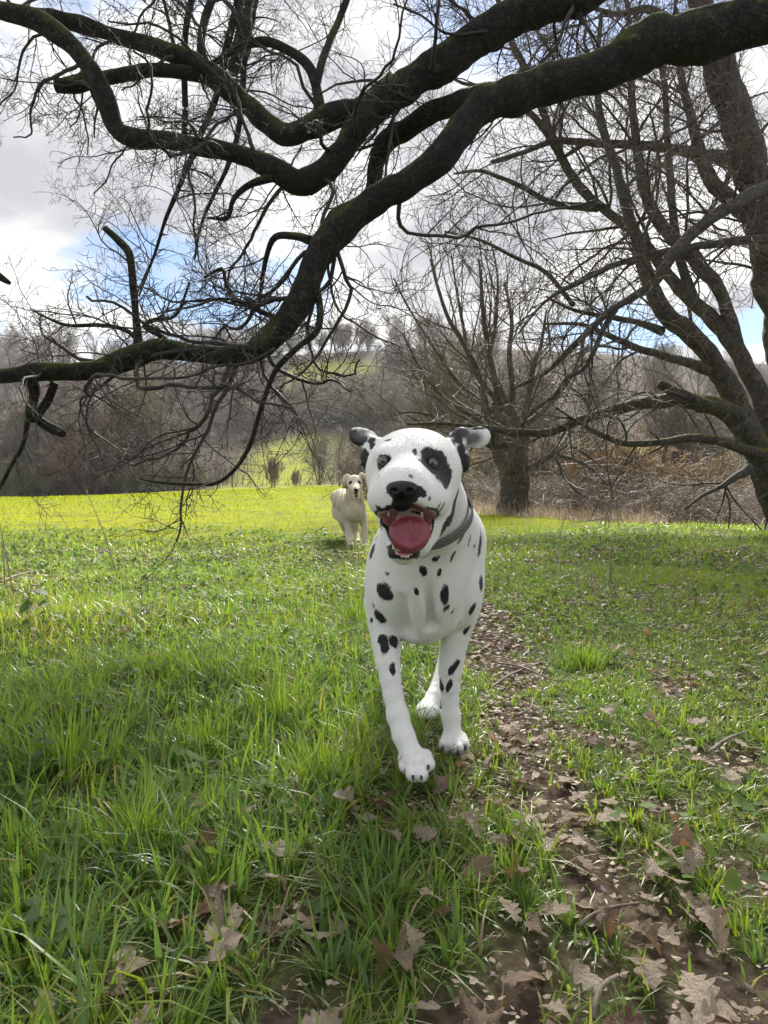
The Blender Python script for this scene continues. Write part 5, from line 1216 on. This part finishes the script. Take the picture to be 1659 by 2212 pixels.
    o = obj('coat_hair', mesh_np('coat_hair', VV, TT, None, {'dark': np.repeat(dark[k], 5), 'ear': np.repeat(ear[k], 5), 'lock': np.repeat(g.random(len(k)), 5)}), cream, body); o['kind'] = 'stuff'
    T = Sdf(Q3(758, 1075, -.45), Q3(780, 1060, -.28), .0025); T.ell(Q3(769, 1065.5, -.372), (.020, .016, .014), .006); T.ell(Q3(769, 1071, -.362), (.009, .012, .012), .006)
    v, q = T.surface(); obj('nose', mesh_np('nose', v + shift - base, None, q), nose_mat, root)
    T = Sdf(Q3(756, 1092, -.42), Q3(784, 1068, -.20), .0025); T.ell(Q3(769.5, 1079.5, -.31), (.020, .045, .008), .006)
    v, q = T.surface(); obj('tongue', mesh_np('tongue', v + shift - base, None, q), tongue_mat, root)
    for u, v in ((757.5, 1050.5), (776.5, 1049.5)): eyeball(root, Q3(u, v, -.238) + shift - base, .011, (0, -1, 0), (0.05, 0.03, 0.02))
if DEV != 'tree': make_retriever()
# ------------------------------------------------------------------ fallen leaves, twigs, weeds and stalks
def leaf_mesh(seed, L_=0.09, lobes=4, width=.30, curl=1.0, oak=True):
    rng = random.Random(seed); n = 37; V = []; T = []
    bend = rng.uniform(-.7, .9) * curl; gut = rng.uniform(-.9, .9) * curl; tw = rng.uniform(-.7, .7) * curl; wav = rng.uniform(0, 6)
    for i in range(n):
        t = i / (n - 1)
        env = math.sin(math.pi * min(1, t * .93 + .03)) ** .8
        w = width * env * ((.46 + .56 * abs(math.sin(math.pi * (lobes * t + .08))) ** .75) if oak else 1.0)
        if t < .10: w = .012
        for s in (-1, -.5, 0, .5, 1):
            ws = w * (1 + .22 * math.sin(3.1 * t + wav + s)) * s if s else 0
            z = bend * (t - .5) ** 2 * 1.3 + gut * ws * ws * 2.2 + tw * ws * (t - .5) + .035 * curl * math.sin(wav + 9 * t + 4 * s) * abs(s)
            V.append(((t - .5 + (.16 * abs(ws) if oak else 0)) * L_, ws * L_, z * L_))
    for i in range(n - 1):
        for j in range(4):
            a = i * 5 + j; T.append((a, a + 1, a + 6, a + 5))
    V = np.array(V); V[:, 2] -= V[:, 2].min() + .0
    return mesh_np('leaf', V, None, T)
def leaf_mat(name, c0, c1, tr, trans=.3):
    m = Mat(name); n = m.noise(7, 6, .65); n2 = m.noise(30, 4)
    sx = m.n('ShaderNodeSeparateXYZ'); m.l(m.objco(), sx.inputs[0]); ay = m.math('ABSOLUTE', sx.outputs['Y'])
    rib = m.mapr(ay, .004, .012, 1.0, 0.0); side = m.math('FRACT', m.math('MULTIPLY', m.math('SUBTRACT', sx.outputs['X'], m.math('MULTIPLY', ay, .9)), 9.0)); vein = m.math('MAXIMUM', rib, m.mapr(m.math('ABSOLUTE', m.math('SUBTRACT', side, .5)), 0.0, .06, .55, 0.0))
    oi = m.n('ShaderNodeObjectInfo'); c = m.mix(m.mapr(n, .3, .7), c0, c1); c = m.mix(m.mapr(oi.outputs['Random'], 0, 1, 0, .6), c, tuple(x * .5 for x in c0)); c = m.mix(m.mapr(n2, .62, .75, 0, .6), c, tuple(x * .35 for x in c0)); c = m.mix(m.math('MULTIPLY', vein, .45), c, tuple(min(1, x * 1.25) for x in c1))
    m.leafy(c, tr, trans, .55, .35, m.bump(m.math('ADD', n, m.math('MULTIPLY', vein, .3)), .6, .05)); return m.m
def make_litter():
    rng = random.Random(77); g = np.random.default_rng(77)
    kinds = [('pale tan', leaf_mat('leaf_tan', (0.46, 0.36, 0.26), (0.66, 0.55, 0.43), (0.36, 0.23, 0.12))), ('brown', leaf_mat('leaf_brown', (0.25, 0.18, 0.125), (0.41, 0.31, 0.225), (0.25, 0.13, 0.06))), ('dark russet', leaf_mat('leaf_russet', (0.10, 0.050, 0.034), (0.19, 0.10, 0.066), (0.20, 0.07, 0.03)))]
    protos = []
    for i in range(9):
        for k, (nm, mt) in enumerate(kinds):
            me = leaf_mesh(300 + i, 1.0, rng.choice((3, 4, 4, 5)), rng.uniform(.26, .36), rng.uniform(.4, 1.4)); me.materials.append(mt); protos.append((me, k, i))
    # the 300 that show largest: on the path, in the bare patches and caught in the grass
    x, y = scatter(g, 60000, .74, 6.0, .50); b = bare(x, y)
    hot = [(430, 2010, 7), (540, 2080, 6), (640, 1990, 7), (560, 1975, 5), (600, 2190, 4), (260, 2200, 3), (1130, 2100, 8), (1060, 2160, 6), (1220, 2180, 6), (1000, 2110, 4), (520, 1835, 3), (790, 1765, 4), (1010, 1740, 4), (1210, 1700, 5), (1220, 1790, 6), (1250, 1870, 6),
           (1300, 1900, 7), (1360, 1950, 7), (1430, 1970, 4), (1600, 1880, 5), (1460, 1935, 4), (1150, 1650, 6), (1180, 1720, 5), (1560, 1650, 7), (1440, 1480, 8), (1600, 2050, 5), (1560, 2120, 4), (1640, 1620, 4), (400, 1405, 2), (1460, 2100, 4), (880, 2030, 2), (450, 2100, 4)]
    pts = []
    for (u, v, n) in hot:
        c = G(u, v)
        for _ in range(max(2, int(n * .95))): s = .05 + .05 * c[1]; pts.append((c[0] + rng.gauss(0, s), c[1] + rng.gauss(0, s * .9)))
    wgt = np.where(b > .55, 1.0, .05); idx = g.choice(len(x), 300 - len(pts) if len(pts) < 300 else 0, replace=False, p=wgt / wgt.sum())
    pts += list(zip(x[idx], y[idx]))
    pts = pts[:300]
    for (px_, py_) in pts:
        me, k, i = protos[rng.choices(range(len(protos)), [5 if q[1] == 0 else 2.0 if q[1] == 1 else .3 for q in protos])[0]]
        bb = float(bare(np.array([px_]), np.array([py_]))[0])
        o = obj('fallen_oak_leaf', me); s = rng.uniform(.034, .062) * (1.12 if py_ < 1.2 else 1.0)
        o.scale = (s, s, s); grass_h = .022 * (1 - bb)
        o.location = (px_, py_, float(gz(px_, py_)) + .001 + grass_h); o.rotation_euler = (rng.gauss(0, .13 + .35 * (1 - bb)), rng.gauss(0, .13 + .35 * (1 - bb)), rng.uniform(0, 6.28))
        tag(o, ('large ' if s > .062 else 'small ' if s < .045 else '') + kinds[k][0] + (' fallen oak leaf lying on the bare muddy path' if bb > .5 else ' fallen oak leaf caught among the grass blades'), 'leaf', 'fallen oak leaves')
    # crumbled litter
    n = 120000; x, y = scatter(g, n, .74, 6.5, .56); b = bare(x, y); k = g.random(n) < np.clip(b * 1.3 - .12, .015, 1) * np.clip(.45 + fbm2(x, y, 5, 3, 2), 0, 1); x, y = x[k], y[k]; n = len(x)
    s = np.minimum(g.gamma(1.6, .0030, n) * (1 + .25 * y) + .0015, .0035 + .0034 * y); z = gz(x, y) + g.uniform(.0, .006, n); a = g.uniform(0, 6.28, n); c_, s_ = np.cos(a), np.sin(a); el = g.uniform(.35, .9, n)
    tl = g.normal(0, .35, (n, 5)) * s[:, None]
    loc = [(-1, -.1), (-.35, -.8), (.95, -.25), (.45, .55), (-.5, .9)]
    VV = np.stack([np.stack([x + s * (p * c_ - q * el * s_) * (1 + .3 * tl[:, i] / s), y + s * (p * s_ + q * el * c_), z + np.abs(tl[:, i])], 1) for i, (p, q) in enumerate(loc)], 1).reshape(-1, 3)
    i = np.arange(n)[:, None] * 5; TT = np.vstack([i + np.array(q) for q in ((0, 1, 2), (0, 2, 3), (0, 3, 4))])
    m = Mat('crumbled_litter'); r = m.attr('rnd'); m.leafy(m.ramp(r, [(0, (0.055, 0.036, 0.026)), (.4, (0.17, 0.12, 0.088)), (.75, (0.38, 0.30, 0.23)), (1, (0.56, 0.46, 0.36))]), (0.26, 0.16, 0.09), .2, .6, .3)
    tag(obj('leaf_litter', mesh_np('leaf_litter', VV, TT, None, {'rnd': np.repeat(g.random(n), 5)}, False), m.m), 'crumbled brown leaf fragments covering the muddy path', 'litter', kind='stuff')
    # fallen twigs
    tm = twig_mat('dead_twig', (0.10, 0.075, 0.058), (0.26, 0.215, 0.175), 30)
    for (u, v, u2, v2, r, lab) in ((1060, 1495, 1165, 1440, .006, 'straight pale stick lying across the path'), (1075, 1440, 1200, 1480, .005, 'thin forked stick on the leafy path'), (1280, 2225, 1335, 2130, .006, 'grey stick poking from the leaves at the foot of the path'), (1110, 1560, 1150, 1520, .004, 'short crooked twig half buried in leaf crumbs'),
                                   (1530, 1640, 1615, 1590, .007, 'pale broken stick in the grass beside the path'), (340, 2080, 440, 2110, .004, 'thin brown twig among the leaves in the grass'), (1600, 1950, 1659, 1940, .004, 'thin stick lying on the trodden grass'), (0, 1262, 70, 1238, .010, 'dead stick on the bare patch by the dry stalks'), (1250, 2020, 1380, 1970, .005, 'long thin twig across the fallen leaves')):
        a, b = G(u, v), G(u2, v2); o_ = np.array((0, 0, .012))
        r *= .62; pth = catmull([(*(a + o_), r), (*(a * .6 + b * .4 + o_ * 1.6 + np.array((rng.gauss(0, .01), rng.gauss(0, .01), 0))), r * .9), (*(b + o_), r * .55)], .02); pth = knobbly(pth, int(u), .2)
        t = tubes_mesh('fallen_twig', [pth], 7); c0 = pth[0, :3].copy(); t.transform(Matrix.Translation(-Vector(c0))); tag(obj('fallen_twig', t, tm, None, tuple(c0)), lab, 'stick', 'fallen sticks on the ground')
    # nettles and other leafy weeds
    gm = Mat('weed_leaf'); n_ = gm.noise(14, 4, .6); oi = gm.n('ShaderNodeObjectInfo')
    cc = gm.mix(gm.mapr(n_, .3, .7), (0.050, 0.100, 0.030), (0.105, 0.175, 0.050)); cc = gm.mix(gm.mapr(oi.outputs['Random'], 0, 1, 0, .5), cc, (0.10, 0.16, 0.03)); gm.leafy(cc, (0.17, 0.28, 0.03), .4, .42, .4, gm.bump(n_, .6, .01))
    lms = []
    for i in range(4): me = leaf_mesh(400 + i, 1.0, 9, .34, .7, False); me.materials.append(gm.m); lms.append(me)
    stem_m = twig_mat('weed_stem', (0.07, 0.09, 0.03), (0.13, 0.12, 0.05), 20)
    for (u, v, h, nl, ls, lab) in ((95, 1690, .10, 5, .036, 'dark green nettle with drooping paired leaves in the left grass'), (140, 2080, .055, 3, .040, 'yellow green nettle shoot with broad crinkled leaves'), (60, 2040, .05, 3, .036, 'small nettle shoot beside the yellow green one'), (330, 1770, .045, 2, .040, 'low pale green weed with round open leaves'), (360, 1765, .035, 2, .034, 'low pale green weed touching its round leaved twin'),
                                   (720, 1980, .04, 3, .036, 'light green nettle seedling above the brown leaves'), (60, 1345, .14, 2, .075, 'broad leaved dock by the bare patch'), (95, 1350, .10, 2, .06, 'darker dock plant beside the broad leaved one'), (450, 1700, .05, 3, .03, 'tiny weed rosette in the middle of the long grass'), (1330, 1440, .05, 3, .035, 'small weed on the far bank of the path'), (1500, 1310, .10, 4, .04, 'nettle clump top on the right meadow'),
                                   (1560, 1330, .10, 4, .04, 'second nettle clump further along the right meadow'), (1320, 1260, .14, 4, .03, 'upright weed with a dry stem in the right meadow'), (200, 1560, .06, 4, .04, 'dark nettle deep in the left grass'), (280, 1480, .07, 4, .045, 'leafy nettle at the edge of the weed patch')):
        c = G(u, v); r = empty('leafy_weed', tuple(c)); tag(r, lab, 'weed', 'weeds in the grass')
        st = catmull([(0, 0, -.01, .0022), (rng.gauss(0, .006), rng.gauss(0, .006), h * .5, .0018), (rng.gauss(0, .01), rng.gauss(0, .01), h, .0012)], .01); obj('stem', tubes_mesh('stem', [st], 5), stem_m, r)
        a = rng.uniform(0, 3)
        for k in range(nl):
            zz = h * (.3 + .7 * (k + .5) / nl); a += 1.57
            for q in (0, math.pi):
                l = ls * (1.15 - .5 * k / nl) * rng.uniform(.85, 1.15); o = obj('leaf', lms[rng.randrange(4)], None, r); o.scale = (l, l, l)
                ang = a + q + rng.gauss(0, .2); el_ = rng.uniform(-.1, .45); p = st[min(len(st) - 1, int(len(st) * zz / h)), :3]
                o.location = (p[0] + math.cos(ang) * l * .5, p[1] + math.sin(ang) * l * .5, p[2] - .1 * l); o.rotation_euler = (rng.gauss(0, .2), el_, ang)
    # low ground cover of small leaves
    n = 24000; x, y = scatter(g, n, 1.0, 9.0, .56); f = fbm2(x, y, 1.5, 55, 3)
    u = x / y * FP + CU; k = (g.random(n) < sstep(.50, .62, f + .10 * (u < 480) + .05 * (u > 1250))) & (bare(x, y) < .4); x, y = x[k], y[k]; n = len(x)
    hgt = g.uniform(.012, .055, n); s = g.uniform(.006, .014, n) * (1 + y * .08); az = g.uniform(0, 6.28, n); tilt = g.normal(.15, .4, n); c_, s_ = np.cos(az), np.sin(az)
    pro = [(-1, 0), (-.55, .75), (.35, .8), (1.15, 0), (.35, -.8), (-.55, -.75)]
    VV = np.stack([np.stack([x + s * (p * c_ - q * s_), y + s * (p * s_ + q * c_), gz(x, y) + hgt + s * (p * tilt - .35 * abs(q))], 1) for p, q in pro], 1).reshape(-1, 3); i = np.arange(n)[:, None] * 6
    TT = np.vstack([i + np.array(q) for q in ((0, 5, 1), (1, 5, 4), (1, 4, 2), (2, 4, 3))])
    m = Mat('ground_cover_leaf'); r = m.attr('rnd'); m.leafy(m.ramp(r, [(0, (0.060, 0.110, 0.040)), (.5, (0.105, 0.175, 0.045)), (1, (0.17, 0.225, 0.06))]), m.ramp(r, [(0, (0.14, 0.25, 0.03)), (1, (0.28, 0.38, 0.035))]), .4, .65, .12)
    tag(obj('ground_cover', mesh_np('ground_cover', VV, TT, None, {'rnd': np.repeat(g.random(n), 6)}), m.m), 'low small leaved weeds spreading through the meadow grass', 'weeds', kind='stuff')
    # tall dry stalks
    sm = twig_mat('dry_stalk', (0.19, 0.125, 0.085), (0.36, 0.27, 0.18), 12)
    for (u, v, u2, v2, r, lab) in ((258, 1245, 186, 1058, .0042, 'tall dry brown stalk leaning over the edge of the bright field'), (32, 1290, -4, 1115, .004, 'dry brown stalk rising from the bare patch'), (12, 1285, 6, 1150, .0035, 'thin upright stalk beside the bare patch'), (175, 1180, 92, 1066, .003, 'faint thin stalk bent across the bright field'), (322, 1160, 312, 1105, .0025, 'short pale stalk at the field edge'),
                                   (1425, 1200, 1426, 1108, .004, 'thin grey stalk in front of the brambles'), (1326, 1300, 1318, 1182, .004, 'brown weed stalk standing in the right meadow'), (1620, 1220, 1640, 1170, .004, 'leaning brown stalk under the spreading tree'), (520, 1140, 512, 1085, .0025, 'fine grass stalk above the long grass')):
        a = G(u, v); b = P(u2, v2, a[1] + .05); pth = catmull([(*(a - (0, 0, .03)), r), (*(a * .55 + b * .45 + np.array((rng.gauss(0, .01), 0, .01))), r * .8), (*b, r * .4)], .05)
        t = tubes_mesh('dry_stalk', [pth], 6); t.transform(Matrix.Translation(-Vector(a))); tag(obj('dry_stalk', t, sm, None, tuple(a)), lab, 'stalk', 'dry stalks in the meadow')
if DEV not in ('dog', 'tree'): make_litter()
